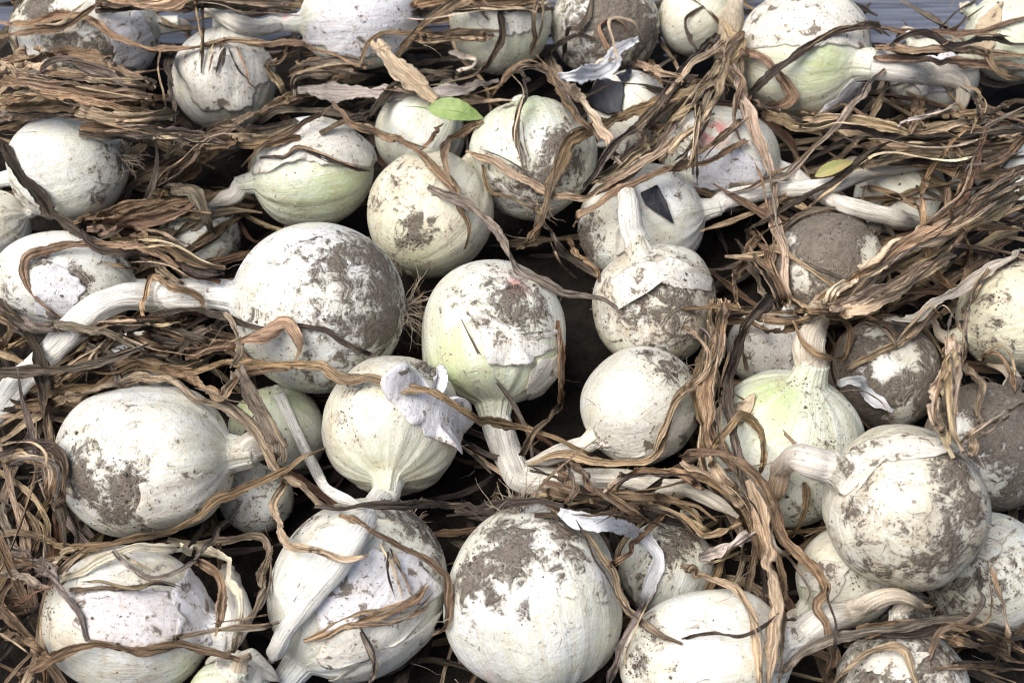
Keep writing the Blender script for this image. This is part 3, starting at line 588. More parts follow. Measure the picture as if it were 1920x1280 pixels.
# ------------------------------------------------------------------ bulbs
class Onion: pass
ON = {}
def profile(z, f, nr):
    p = 4.2 - 2.5 * f
    circ = np.sqrt(np.clip(1 - np.abs(z) ** 2.05, 0, 1))
    nk = nr * sstep(-.1, .85, z) * (1 + 1.15 * sstep(1.3, .55, z) * f)
    return (circ ** p + nk ** p) ** (1 / p)
for k, (px, py, R, asp, ang, tilt, z, f, d0, st0, g0, yl, short, label) in ONIONS.items():
    o = Onion(); ON[k] = o; o.id = k; o.short = short
    o.c = at_z(px, py, z / 1000); o.d = (o.c - CAM) @ FWD; o.r = R * o.d / FPX; o.asp = asp
    a, t = math.radians(ang), math.radians(tilt)
    o.ax = unit(math.cos(t) * (math.cos(a) * RIGHT + math.sin(a) * UP) - math.sin(t) * FWD)
    o.e1 = unit(np.cross(o.ax, (.3, .5, .81))); o.e2 = np.cross(o.ax, o.e1)
    sp = STEMS.get(k, ''); o.stem = sp
    o.nr = (float(sp.split('|')[0].split()[2]) / 2 / R) if sp else .15
    o.nr = max(.12, min(.26, o.nr * .92)); o.f = f
    r_ = np.random.default_rng(100 + k)
    lo = np.linspace(-math.pi / 2 * .93, 0, 34); hi = np.linspace(0, 1.28, 44)[1:]
    zz = np.r_[-.93, -.95, -.968, np.sin(lo) * .985, hi, 1.285]
    rr = np.r_[.012, .05, .09, np.cos(lo), profile(hi, f, o.nr), .01]
    nu = 112; u = np.linspace(0, 2 * math.pi, nu, endpoint=False)
    U, Zg = np.meshgrid(u, zz); Rg = np.repeat(rr[:, None], nu, 1)
    lump = sum(r_.normal(0, .018) * np.cos(m * U + r_.random() * 6.28 + Zg * r_.normal(0, 1.2)) for m in (1, 2, 2, 3, 4, 5))
    rid = sum(r_.normal(0, .0048) * np.cos(m * U + r_.random() * 6.28) for m in (9, 13, 17, 23, 31))
    rid = rid * (.5 + 2.8 * sstep(.5, 1.05, Zg))
    # shallow creases and dents where the skins buckle
    dent = np.zeros_like(U)
    for _ in range(5):
        u0, z0, s1 = r_.random() * 6.28, r_.uniform(-.6, .8), r_.uniform(.15, .4)
        du = (U - u0 + math.pi) % (2 * math.pi) - math.pi
        dent -= r_.uniform(0, .022) * np.exp(-(du / s1) ** 2 - ((Zg - z0) / .5) ** 2)
    Rg = Rg * (1 + lump + rid + dent * sstep(1.2, .7, Zg))
    Zs = Zg * asp + .03 * np.sin(U + r_.random() * 6) * sstep(1.1, .3, np.abs(Zg))
    V = o.c + o.r * (Rg[..., None] * (np.cos(U)[..., None] * o.e1 + np.sin(U)[..., None] * o.e2) + Zs[..., None] * o.ax)
    V = V.reshape(-1, 3); Fc = grid_faces(len(zz), nu)[:, ::-1]
    o.V, o.F = V, Fc
    o.bvh = BVHTree.FromPolygons(V.tolist(), Fc.tolist())
    def hit(px, py, o=o):
        d = unit(ray(px, py)); h = o.bvh.ray_cast(Vector(CAM), Vector(d))
        if h[0] is not None: return np.array(h[0])
        q = CAM + d * ((o.c - CAM) @ d); return np.array(o.bvh.find_nearest(Vector(q))[0])
    o.hit = hit
    def lobes(tab, base):
        wgt = np.zeros(len(V)); neg = np.zeros(len(V))
        for it in filter(None, tab.get(k, '').split(';')):
            x, y, rad, s = map(float, it.split()); q = hit(x, y); rw = rad * o.d / FPX
            e_ = s * np.exp(-(np.linalg.norm(V - q, axis=1) / rw / 1.1) ** 2)
            if s < 0: neg += e_
            else: wgt = np.maximum(wgt, e_) + .22 * np.minimum(wgt, e_)
        return np.clip(base + (.70 if tab is DIRT else 1) * wgt + neg, 0, 1)
    zf = Zg.ravel()
    dirt = lobes(DIRT, d0) + .12 * sstep(-.6, -1, zf)
    gre = lobes(GREEN, 0) + g0 * (.35 + .65 * sstep(.0, 1.0, zf))
    paint = np.stack([np.clip(dirt, 0, 1), np.clip(gre, 0, 1), np.full(len(V), st0), np.ones(len(V))], 1)
    mer = np.stack([np.cos(U), np.sin(U), Zg], -1).reshape(-1, 3)
    o.root = empty('onion', o.c - np.array([0, 0, o.r])); tag(o.root, label, 'onion', 'harvested white onions in the heap')
    b = mesh('bulb', V, Fc, M_BULB, {'mer': ('FLOAT_VECTOR', mer), 'paint': ('FLOAT_COLOR', paint), 'pink': ('FLOAT', lobes(PINK, 0)), 'yellow': ('FLOAT', np.full(len(V), yl))}, loc=o.c)
    adopt(b, o.root)

# depth of the heap along each line of sight (used to lay stems and leaves onto it)
ST = 4; X0, Y0 = -80, -80; GW, GH = (2080 // ST) + 1, (1440 // ST) + 1
zb = np.zeros((GH, GW)); who = np.zeros((GH, GW), int)
gxp = X0 + np.arange(GW) * ST; gyp = Y0 + np.arange(GH) * ST
LIT = -.030
for j in range(GH):
    d2 = FWD[2] + UP[2] * (640 - gyp[j]) / FPX
    zb[j] = (LIT - CAM[2]) / d2
for o in ON.values():
    cx, cy, d = project(o.c); m = o.r * max(1, o.asp) * 1.5 / d * FPX
    for j in range(max(0, int((cy - m - Y0) / ST)), min(GH, int((cy + m - Y0) / ST) + 1)):
        for i in range(max(0, int((cx - m - X0) / ST)), min(GW, int((cx + m - X0) / ST) + 1)):
            r_ = ray(gxp[i], gyp[j]); L = np.linalg.norm(r_)
            h = o.bvh.ray_cast(Vector(CAM), Vector(r_ / L))
            if h[0] is not None and h[3] / L < zb[j, i]: zb[j, i] = h[3] / L; who[j, i] = o.id
zb0 = zb.copy()
def zlook(x, y, arr=None):
    a = zb if arr is None else arr
    i = np.clip(np.round((np.asarray(x) - X0) / ST).astype(int), 0, GW - 1); j = np.clip(np.round((np.asarray(y) - Y0) / ST).astype(int), 0, GH - 1)
    return a[j, i]
def drape(path, wpx, stiff, off):
    """Pixel path -> points in space that rest on the heap and bridge its gaps."""
    P = spline(path, 5.0); n = len(P)
    T = np.gradient(P, axis=0); T /= np.linalg.norm(T, axis=1)[:, None] + 1e-9; S = np.stack([-T[:, 1], T[:, 0]], 1)
    cap = np.min([zlook(P[:, 0] + S[:, 0] * wpx * q, P[:, 1] + S[:, 1] * wpx * q) for q in (-.45, -.2, 0, .2, .45)], axis=0) - off
    k = max(2, int(stiff / 5)); pad = np.pad(cap, 2 * k, mode='edge')
    mn = np.array([pad[i:i + 2 * k + 1].min() for i in range(n + 2 * k)])
    ker = np.hanning(2 * k + 3)[1:-1]; ker /= ker.sum()
    t = np.convolve(mn, ker, 'valid')
    # free ends sink back onto what lies under them
    e = np.minimum(np.arange(n), np.arange(n)[::-1]); t = t + (np.minimum(cap, t + .012) - t) * sstep(8, 0, e.astype(float))
    D = FWD + np.outer((P[:, 0] - 960) / FPX, RIGHT) + np.outer((640 - P[:, 1]) / FPX, UP)
    return P, S, t, CAM + D * t[:, None]
def stamp(P, S, t, wpx, th):
    for q in np.linspace(-.5, .5, max(3, int(wpx / 3))):
        i = np.clip(np.round((P[:, 0] + S[:, 0] * wpx * q - X0) / ST).astype(int), 0, GW - 1); j = np.clip(np.round((P[:, 1] + S[:, 1] * wpx * q - Y0) / ST).astype(int), 0, GH - 1)
        np.minimum.at(zb, (j, i), t - th)

# ------------------------------------------------------------------ stems
def frames(Q, ref):
    T = np.gradient(Q, axis=0); T /= np.linalg.norm(T, axis=1)[:, None] + 1e-12
    Nn = ref - (ref * T).sum(1)[:, None] * T; Nn /= np.linalg.norm(Nn, axis=1)[:, None] + 1e-12
    return T, Nn, np.cross(T, Nn)
def tube(name, Q, rad, c0, c1, flat=.82, nseg=20, seed=0, rough=.10):
    """A fleshy or drying stem: a flattened, ridged, buckled tube."""
    n = len(Q); ref = np.tile(-FWD, (n, 1)); T, Nn, Bn = frames(Q, ref)
    s = np.r_[0, np.cumsum(np.linalg.norm(np.diff(Q, axis=0), axis=1))]; r_ = np.random.default_rng(seed)
    rad = rad * (.35 + .65 * sstep(0, .012, s[-1] - s))
    th = np.linspace(0, 2 * math.pi, nseg, endpoint=False)
    TH, SS = np.meshgrid(th, s)
    tw = r_.normal(0, 25)
    fr = s / (s[-1] + 1e-9)
    k = (.25 + .9 * fr)[:, None]
    rid = sum(r_.normal(0, rough * .6) * np.cos(m * (TH + tw * SS * .3) + r_.random() * 6.28 + 1.2 * np.sin(SS * 90 + m)) for m in (2, 3, 4, 5, 7)) * k
    buck = sum(r_.normal(0, rough * .35) * np.sin(SS * w + r_.random() * 6.28 + TH) for w in (140, 230, 410)) * k
    RR = rad[:, None] * (1 + rid + buck)
    V = Q[:, None] + (RR * np.cos(TH))[..., None] * Bn[:, None] + (RR * np.sin(TH) * flat)[..., None] * Nn[:, None]
    V = V.reshape(-1, 3)
    col = np.array(c0) * (1 - fr[:, None]) + np.array(c1) * fr[:, None]
    col = np.repeat(col, nseg, 0); col = np.c_[col, np.ones(len(col))]
    lf = np.stack([np.sin(TH * .5) * rad.mean() * 3.0 * 1.0, SS, np.full_like(SS, seed * 1.37 % 17)], -1).reshape(-1, 3)
    Fc = grid_faces(n, nseg)
    # end cap folded inwards
    e = len(V); V = np.vstack([V, Q[-1] + (V[-nseg:] - Q[-1]) * .15 - T[-1] * rad[-1] * .4]); col = np.vstack([col, col[-nseg:]]); lf = np.vstack([lf, lf[-nseg:]])
    j = np.arange(nseg); Fc = np.vstack([Fc, np.stack([e - nseg + j, e + j, e + (j + 1) % nseg, e - nseg + (j + 1) % nseg], 1)])
    return mesh(name, V, Fc[:, ::-1], M_LEAF, {'tint': ('FLOAT_COLOR', col), 'lf': ('FLOAT_VECTOR', lf)}, loc=Q[0])
order = sorted(ON, key=lambda k: -ON[k].d)
for k in order:
    o = ON[k]
    zs = np.array([.90, 1.0, 1.1, 1.2]); axis_pts = o.c + np.outer(zs * o.r * o.asp, o.ax)
    ar = profile(zs, o.f, o.nr) * o.r * np.array([.93, .985, 1.02, 1.03])
    if o.stem:
        hd, body = o.stem.split('|'); c0, c1, w0, w1 = hd.split(); w0, w1 = float(w0), float(w1)
        tp = project(axis_pts[-1]); cp = project(o.c); reach = math.hypot(tp[0] - cp[0], tp[1] - cp[1])
        pp = [(tp[0], tp[1])] + [p for p in pxs(body) if math.hypot(p[0] - cp[0], p[1] - cp[1]) > reach * 1.1 or reach < ONIONS[k][2] * .8]
        P, S, t, Q = drape(pp, max(w0, w1), 50, .0)
        rad = np.linspace(w0, w1, len(P)) / 2 * t / FPX
        rad *= 1 + .10 * sines(np.arange(len(P)) * .12, 4, 1, k)
        rad = ar[-1] + (rad - ar[-1]) * sstep(0, 24, np.arange(len(P)).astype(float))
        t = t - rad * .8
        tip = project(axis_pts[-1])[2]
        t = tip + (t - tip) * sstep(0, 22, np.arange(len(t)).astype(float))
        own = zlook(P[:, 0], P[:, 1], who) == k
        D = FWD + np.outer((P[:, 0] - 960) / FPX, RIGHT) + np.outer((640 - P[:, 1]) / FPX, UP)
        Q = CAM + D * t[:, None]
        sel = list(range(4, len(Q), 5)) + [len(Q) - 1]
        C = np.vstack([np.c_[axis_pts, ar], np.c_[Q[sel], rad[sel]]])
        C = spline(C, .0016)
        s_ = tube('stem', C[:, :3], C[:, 3], TONE[c0], TONE[c1], .84, 22, k, .09)
        stamp(P, S, t, w0 * .9, rad.mean())
    else:                                                 # withered stub
        q = axis_pts[-1]; side = unit(o.e1 * rng.normal() + o.e2 * rng.normal() - np.array([0, 0, .6]))
        pts = np.vstack([axis_pts, q + o.ax * o.r * .12 + side * o.r * .05, q + o.ax * o.r * .22 + side * o.r * .2, q + o.ax * o.r * .25 + side * o.r * .5])
        rd = np.r_[ar, ar[-1] * .8, ar[-1] * .6, ar[-1] * .35]
        C = spline(np.c_[pts, rd], .0018)
        s_ = tube('stem', C[:, :3], C[:, 3], TONE['k'], TONE['t'], .7, 14, k, .14)
    adopt(s_, o.root)

# ------------------------------------------------------------------ torn papery skins
def shell(o, outline, lift, col, mat, name, base=.0004, jag=.075, seed=0, thick=.0002):
    r_ = np.random.default_rng(seed)
    pl = []
    for (p, q) in zip(outline, outline[1:] + outline[:1]): pl += [(p[0] + (q[0] - p[0]) * u, p[1] + (q[1] - p[1]) * u) for u in (0, .25, .5, .75)]
    pts = [o.hit(*p) for p in pl]
    dirs = np.array([unit(p - o.c) for p in pts]); c = unit(dirs.mean(0))
    t1 = o.ax - (o.ax @ c) * c; t1 = unit(t1 if np.linalg.norm(t1) > .2 else o.e1 - (o.e1 @ c) * c); t2 = np.cross(c, t1)
    phi = np.arctan2(dirs @ t2, dirs @ t1); ang = np.arccos(np.clip(dirs @ c, -1, 1))
    od = np.argsort(phi); phi, ang = phi[od], ang[od]
    na, nq = 96, 14
    ph = np.linspace(-math.pi, math.pi, na, endpoint=False)
    rd = np.interp(ph, np.r_[phi[-1] - 2 * math.pi, phi, phi[0] + 2 * math.pi], np.r_[ang[-1], ang, ang[0]])
    j = np.zeros(na)
    for m in (3, 5, 8, 13, 19): j += r_.normal(0, 1.4 / m ** .55) * np.cos(m * ph + r_.random() * 6.28)
    rd = rd * (1 + jag * j)
    ev = np.clip(.35 + sum(r_.normal(0, .5) * np.cos(m * ph + r_.random() * 6.28) for m in (1, 2, 3, 5)), 0, 1.6)
    V, lf = [], []
    for q in np.linspace(.03, 1, nq):
        for a in range(na):
            al = rd[a] * q; dv = math.cos(al) * c + math.sin(al) * (math.cos(ph[a]) * t1 + math.sin(ph[a]) * t2)
            h = o.bvh.ray_cast(Vector(o.c), Vector(dv)); L = h[3] if h[0] is not None else o.r
            L = min(L, o.r * o.asp * 1.15)
            e = float(sstep(.5, 1, np.array(q)))
            x, y = al * math.sin(ph[a]) * o.r, al * math.cos(ph[a]) * o.r
            cr = .5 + .5 * math.sin(x * 420 + 2 * math.sin(y * 160 + seed)) 
            V.append(o.c + dv * (L + base + lift / 1000 * e * ev[a] + .0004 * cr * q)); lf.append((x, y, seed * .77 % 13))
    V = np.array(V); n = len(V); out = unit(c)
    Vi = V - (V - o.c) / np.linalg.norm(V - o.c, axis=1)[:, None] * thick
    Fc = grid_faces(nq, na)
    e = (nq - 1) * na + np.arange(na); e2 = (nq - 1) * na + (np.arange(na) + 1) % na
    Fc = np.vstack([Fc, Fc[:, ::-1] + n, np.stack([e, e + n, e2 + n, e2], 1)])
    cols = np.array(col)[None] * (1 + .05 * r_.normal(size=(nq * na, 1)))
    rim = np.repeat(np.linspace(.03, 1, nq), na)
    cols = cols * (1 - .16 * sstep(.93, 1, rim))[:, None] ** np.array([.8, 1.1, 1.5])
    cols = np.c_[cols, np.ones(len(cols))]
    return mesh(name, np.vstack([V, Vi]), Fc[:, ::-1], mat, {'tint': ('FLOAT_COLOR', np.vstack([cols, cols])), 'lf': ('FLOAT_VECTOR', np.array(lf * 2))}, loc=o.c)
for i, (k, tone, lift, txt) in enumerate(SKINS):
    adopt(shell(ON[k], pxs(txt), lift, TONE[tone], M_SKIN, 'papery_skin', seed=300 + i), ON[k].root)
for i, (k, txt, lab) in enumerate(FILMS):
    f_ = shell(ON[k], pxs(txt), .6, (.01, .01, .014), M_BLACK, 'plastic_film', base=.0012 + .0006 * i, jag=.025, seed=400 + i); tag(f_, lab, 'plastic scrap')

# ------------------------------------------------------------------ root tufts
def hairs(paths, rad, name, mat, sides=4):
    V, Fc, b = [], [], 0
    for Q in paths:
        n = len(Q); T, Nn, Bn = frames(Q, np.tile((.31, .2, .93), (n, 1)))
        rr = rad * (1 - .75 * np.linspace(0, 1, n)) * rng.uniform(.6, 1.3)
        th = np.linspace(0, 2 * math.pi, sides, endpoint=False)
        v = Q[:, None] + rr[:, None, None] * (np.cos(th)[None, :, None] * Nn[:, None] + np.sin(th)[None, :, None] * Bn[:, None])
        V.append(v.reshape(-1, 3)); Fc.append(grid_faces(n, sides) + b); b += n * sides
    return mesh(name, np.vstack(V), np.vstack(Fc), mat, loc=paths[0][0])
for k, (cnt, ln) in ROOTS.items():
    o = ON[k]; base = o.c - o.ax * o.r * o.asp * .93; ps = []
    for i in range(cnt):
        a = rng.random() * 6.28; q = rng.random() ** .5 * .13 * o.r
        out = math.cos(a) * o.e1 + math.sin(a) * o.e2
        d = unit(-o.ax * rng.uniform(.35, 1) + out * rng.uniform(.1, 1.0)); L = o.r * rng.uniform(.2, .62) * ln
        P = [base + out * q]; n = 9
        for j in range(n):
            d = unit(d + rng.normal(0, .24, 3) + np.array([0, 0, -.05])); P.append(P[-1] + d * L / n)
        ps.append(np.array(P))
    h_ = hairs(ps, .00040, 'roots', M_ROOT); h_['kind'] = 'stuff'; adopt(h_, o.root)

# ------------------------------------------------------------------ dried leaves
def ribbon(Q, w, tone, seed, curl=.35, amp=.8, jit=1.0, taper=(.55, .35), shade=1.0, nc=13):
    """Closed, thin, twisted and channelled blade along Q, w wide (metres per point)."""
    r_ = np.random.default_rng(seed); n = len(Q)
    s = np.r_[0, np.cumsum(np.linalg.norm(np.diff(Q, axis=0), axis=1))]; fr = s / (s[-1] + 1e-9)
    ref = np.tile(-FWD + np.array([0, 0, .25]), (n, 1)); T, Nn, Bn = frames(Q, ref)
    tw = r_.normal(0, .25) + amp * sines(s * 55, 4, 1, seed) * jit
    if r_.random() < .3: tw = tw + math.pi * sstep(0, .35, fr - r_.uniform(.1, .6)) * r_.choice([-1, 1])
    N2 = np.cos(tw)[:, None] * Nn + np.sin(tw)[:, None] * Bn; B2 = np.cos(tw)[:, None] * Bn - np.sin(tw)[:, None] * Nn
    ww = w * (1 + .34 * sines(s * 75, 4, 1, seed + 1)) * (taper[0] + (1 - taper[0]) * sstep(0, .12, fr)) * (taper[1] + (1 - taper[1]) * sstep(0, .22, 1 - fr))
    c = np.linspace(-1, 1, nc); cu = curl * (1 + .8 * sines(s * 60, 3, 1, seed + 2))
    fold = r_.uniform(-.4, .4)
    pr = np.abs(c - fold) ** 1.4                                     # channel across the blade
    rip = (.22 + .12 * sines(s * 50, 3, 1, seed + 7))[:, None] * np.sin(c[None] * r_.uniform(5.5, 9) + sines(s * 60, 3, 1, seed + 3)[:, None] * 2.2)
    rip = (rip + r_.normal(0, .05, (n, len(c)))) * (.4 if tone in 'wvp' else 1)
    hgt = (cu[:, None] * (pr[None] - .45) + rip) * ww[:, None] * .5
    th = np.maximum(.00035, ww * .05)[:, None] * (1.15 - c[None] ** 2)
    X = (c[None] * ww[:, None] * .5)
    edge = ww[:, None] * (.09 * sines(s * 420, 5, 1, seed + 4)[:, None] * (c > .8) + .09 * sines(s * 380, 5, 1, seed + 9)[:, None] * (c < -.8))
    top = Q[:, None] + (X + edge)[..., None] * B2[:, None] + (hgt + th * .5)[..., None] * N2[:, None]
    bot = Q[:, None] + (X + edge)[..., None] * B2[:, None] + (hgt - th * .5)[..., None] * N2[:, None]
    V = np.concatenate([top, bot[:, ::-1]], 1); m = V.shape[1]
    lx = np.concatenate([X, X[:, ::-1] + .05], 1); ly = np.repeat(s[:, None], m, 1)
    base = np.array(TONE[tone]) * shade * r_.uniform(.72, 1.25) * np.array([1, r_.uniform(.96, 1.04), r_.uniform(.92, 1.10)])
    drift = 1 + .28 * sines(s * 28, 3, 1, seed + 5)
    alt = np.array(TONE[r_.choice(list('dgtb'))]); mx = np.clip(.55 * sines(s * 26, 3, 1, seed + 6), 0, .6)[:, None]
    if tone in 'wvp': mx = mx * .35; drift = 1 + (drift - 1) * .3
    col = (base[None] * (1 - mx) + alt[None] * mx) * drift[:, None]
    col = np.repeat(np.clip(col, .02, .8)[:, None], m, 1)
    V = V.reshape(-1, 3); Fc = grid_faces(n, m)
    at = {'tint': np.c_[col.reshape(-1, 3), np.ones(n * m)], 'lf': np.stack([lx, ly, np.full_like(lx, seed * .913 % 31)], -1).reshape(-1, 3)}
    return V, Fc, at
def leaf_object(name, parts, loc=None):
    b = 0; V, Fc, ti, lf = [], [], [], []
    for v, f, a in parts:
        V.append(v); Fc.append(f + b); ti.append(a['tint']); lf.append(a['lf']); b += len(v)
    V = np.vstack(V)
    return mesh(name, V, np.vstack(Fc)[:, ::-1], M_LEAF, {'tint': ('FLOAT_COLOR', np.vstack(ti)), 'lf': ('FLOAT_VECTOR', np.vstack(lf))}, loc=V[0] if loc is None else loc)

def near(P):
    """The onions a leaf lies over or beside, first along its path then last."""
    cen = np.array([project(o.c)[:2] for o in ON.values()]); rad = np.array([o.r / o.d * FPX for o in ON.values()]); ids = list(ON)
    def at(p): return ids[int(np.argmin(np.linalg.norm(cen - p, axis=1) - rad))]
    n = len(P); seq = [at(P[int((n - 1) * q)]) for q in (.08, .3, .5, .7, .92)]
    return seq
used = {}
def leaf_label(tone, wpx, P, bent):
    seq = near(P); L = np.linalg.norm(np.diff(P, axis=0), axis=1).sum()
    size = 'short ' if L < 110 else ('very long ' if L > 420 else ('long ' if L > 230 else ''))
    wid = 'thin ' if wpx <= 10 else ('broad ' if wpx >= 21 else '')
    a, b = ON[seq[0]].short, ON[seq[-1]].short; mid = ON[seq[2]].short
    noun = f'{size}{wid}{WORD[tone]} dried leaf'
    if a == b and mid == a: cands = [f'{noun} on the {a}', f'{noun} curving beside the {a}', f'{noun} hugging the edge of the {a}', f'{noun} tucked against the {a}']
    elif a == b or mid in (a, b): cands = [f'{noun} from the {a} to the {b}' if a != b else f'{noun} between the {a} and the {mid}', f'{noun} joining the {mid} and the {b}', f'{noun} trailing off the {a}', f'{noun} ending at the {b}']
    else: cands = [f'{noun} passing the {mid} towards the {b}', f'{noun} from the {a} past the {mid}', f'{noun} crossing the {mid}']
    for c in cands:
        if c not in used and len(c.split()) <= 16: used[c] = 1; return c
    c = cands[0]; used[c] = used.get(c, 0) + 1; return c
GRP = 'dried onion leaves strewn over the heap'
for i, line in enumerate(LEAVES):
    hd, body = line.split('|'); tone, wpx, stiff = hd.split(); wpx, stiff = float(wpx), float(stiff)
    path = np.array(pxs(body))
    P, S, t, Q = drape(path, wpx, stiff, .0009 + .0012 * rng.random())
    Q = Q + (sines(np.arange(len(Q)) * .16, 4, 1, i)[:, None] * RIGHT * .0007) + np.outer(sines(np.arange(len(Q)) * .13, 4, 1, i + 50) * .0005, UP)
    wm = wpx * 1.03 * t / FPX
    Qs = spline(Q, .0016); m_ = len(Qs)
    kk = np.linspace(0, m_ - 1, max(4, m_ // 7)); kx, ky = rng.normal(0, .0009, len(kk)), rng.normal(0, .0007, len(kk)); kx[0] = ky[0] = 0
    Qs = Qs + np.outer(np.interp(np.arange(m_), kk, kx), RIGHT) + np.outer(np.interp(np.arange(m_), kk, ky), UP)   # small kinks of a brittle leaf
    wm = np.interp(np.linspace(0, 1, len(Qs)), np.linspace(0, 1, len(wm)), wm)
    flatter = tone in 'wv' or wpx > 26; tp = (.95, .6) if wpx == 33 else (.55, .35)
    o_ = leaf_object('dried_leaf', [ribbon(Qs, wm, tone, 1000 + i, .55 if not flatter else .35, .55 if not flatter else .25, 1.0 if wpx != 33 else .3, tp)])
    tag(o_, leaf_label(tone, wpx, P, 0), 'leaf', GRP)
    stamp(P, S, t, wpx * .8, .0012)
# ------------------------------------------------------------------ withered litter packed between and under the bulbs
ZONES = [(0, 330, 100, 260, 46, 8, 12), (190, 460, 330, 520, 40, 0, 20), (0, 300, 570, 770, 46, 4, 20), (0, 110, 800, 1130, 34, 0, 45), (1480, 1920, 190, 520, 110, 8, 30), (690, 1010, 70, 185, 18, -10, 15),
         (1000, 1340, 860, 1000, 30, -4, 30), (1290, 1560, 880, 1100, 26, -4, 60), (1600, 1920, 1150, 1290, 34, -6, 20), (540, 720, 90, 240, 22, 2, 20), (1330, 1560, 440, 620, 26, -2, 60), (430, 520, 880, 1120, 16, -8, 70),
         (0, 120, 1050, 1290, 24, 0, 50), (1740, 1860, 420, 760, 22, 4, 70), (1200, 1480, 120, 330, 26, 0, 40), (1640, 1920, 60, 240, 26, 0, 25), (270, 520, 570, 720, 18, 6, 30), (820, 880, 1000, 1250, 10, -10, 80), (230, 600, -60, 25, 50, 12, 14), (760, 1040, -60, 10, 36, 10, 14), (-40, 60, -60, 40, 16, 10, 20), (1210, 1400, -70, 0, 20, 6, 20)]
NOGO = [(1055, 1115, 540, 710), (1290, 1370, 440, 480), (1035, 1090, 690, 790)]
CEN = np.array([o.c for o in ON.values()]); RAD = np.array([o.r * (.5 + .5 * o.asp) for o in ON.values()])
def wander(px, py, z, ang, L, n=22):
    p = at_z(px, py, z); a = math.radians(ang); d = unit(math.cos(a) * RIGHT + math.sin(a) * (UP * .8 + np.array([0, .5, 0])))
    d[2] *= .4; cv = rng.normal(0, .05); P = [p - d * L / 2]
    for i in range(n):
        d = unit(d + cv * np.cross(d, (0, 0, 1)) + rng.normal(0, .09, 3) * np.array([1, 1, .7])); P.append(P[-1] + d * L / n)
    P = np.array(P)
    for _ in range(6):                                    # keep it outside the bulbs and off the boards
        v = P[:, None] - CEN[None]; D = np.linalg.norm(v, axis=2); pen = np.clip(RAD[None] + .0025 - D, 0, None)
        P = P + (v / D[..., None] * pen[..., None]).sum(1) * .9
        P[:, 2] = np.maximum(P[:, 2], FLOOR + .012)
        P[1:-1] = .5 * P[1:-1] + .25 * (P[:-2] + P[2:])
    v = P[:, None] - CEN[None]; D = np.linalg.norm(v, axis=2); pen = np.clip(RAD[None] + .001 - D, 0, None)
    P = P + (v / D[..., None] * pen[..., None]).sum(1)
    return P
mat_parts = []; seed = 5000
def bad(P):
    for q in P[::4]:
        x, y, d = project(q)
        if any(a < x < b and c < y < e for a, b, c, e in NOGO): return True
    return False
for (x0, x1, y0, y1, n, ztop, spread) in ZONES:
    for i in range(int(n * .5)):
        seed += 1
        x, y = rng.uniform(x0, x1), rng.uniform(y0, y1); z = (ztop - 30 * rng.random() ** .8) / 1000
        base = 0 if spread < 45 else 80
        P = wander(x, y, z, base + rng.normal(0, spread), rng.uniform(.06, .19))
        if bad(P): continue
        pj = np.array([project(q) for q in P]); fr_ = (pj[:, 2] < zlook(pj[:, 0], pj[:, 1], zb0) - .003) & (zlook(pj[:, 0], pj[:, 1], who) > 0)
        if fr_.mean() > (.45 if x0 > 1470 and y1 < 530 else .18): continue
        tone = rng.choice(list('bbbdgttrtd')); wpx = rng.uniform(5, 14) * (1.4 if x1 < 470 else 1.05)
        Qs = spline(P, .0028)
        part = ribbon(Qs, np.full(len(Qs), wpx * .00029 * 1.2), tone, seed, .6, .55, 1.0, (.45, .25), .74, 9)  # tint lowered: shade between the bulbs painted into the litter colour
        px_ = np.array([project(q)[:2] for q in P]); dd = np.array([project(q)[2] for q in P])
        vis = (dd < zlook(px_[:, 0], px_[:, 1]) + .002).mean()
        if vis > .45 and 0 < px_[len(P) // 2, 0] < 1920 and 0 < px_[len(P) // 2, 1] < 1280 and wpx > 12.5:
            o_ = leaf_object('dried_leaf', [part]); tag(o_, leaf_label(tone, wpx, px_, 0), 'leaf', GRP)
        else: mat_parts.append(part)
for i in range(300):                                      # a deeper mat between bulbs, its colour darkened as painted gap shade
    seed += 1
    x, y = rng.uniform(-40, 1960), rng.uniform(-20, 1320); z = rng.uniform(-.046, -.028)
    if 1600 < x and y < 110: continue
    P = wander(x, y, z, rng.normal(10, 45), rng.uniform(.04, .12), 16)
    if bad(P): continue
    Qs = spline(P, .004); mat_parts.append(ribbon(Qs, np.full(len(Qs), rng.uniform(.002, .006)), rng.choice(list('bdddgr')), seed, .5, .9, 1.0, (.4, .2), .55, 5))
sh = []                                                   # fine loose shreds of leaf lying over the tangle
for i in range(230):
    ln_ = LEAVES[rng.integers(len(LEAVES))]; q = np.array(pxs(ln_.split('|')[1])); q = spline(q, 12.0)
    k0 = rng.integers(0, max(1, len(q) - 8)); q = q[k0:k0 + rng.integers(8, 22)]
    if len(q) < 5: continue
    q = q + rng.normal(0, 9, 2) + np.cumsum(rng.normal(0, 2.6, q.shape), 0)
    wpx = rng.uniform(2.2, 6.5); P, S, t, Q = drape(q[::3], wpx, 30, .0012 + .002 * rng.random())
    Qs = spline(Q, .0026); sh.append(ribbon(Qs, np.full(len(Qs), wpx * .00029), rng.choice(list('ttTbbdg')), 9000 + i, .4, .9, 1.0, (.2, .1), 1.0, 5)); stamp(P, S, t, wpx, .0006)
so_ = leaf_object('leaf_shreds', sh, (0, 0, 0)); so_['kind'] = 'stuff'; so_['label'] = 'fine loose shreds of dried leaf lying over the heap'; so_['category'] = 'litter'
lm = leaf_object('leaf_litter', mat_parts, (0, 0, FLOOR)); lm['kind'] = 'stuff'; lm['label'] = 'matted withered leaf litter between the onions'; lm['category'] = 'litter'
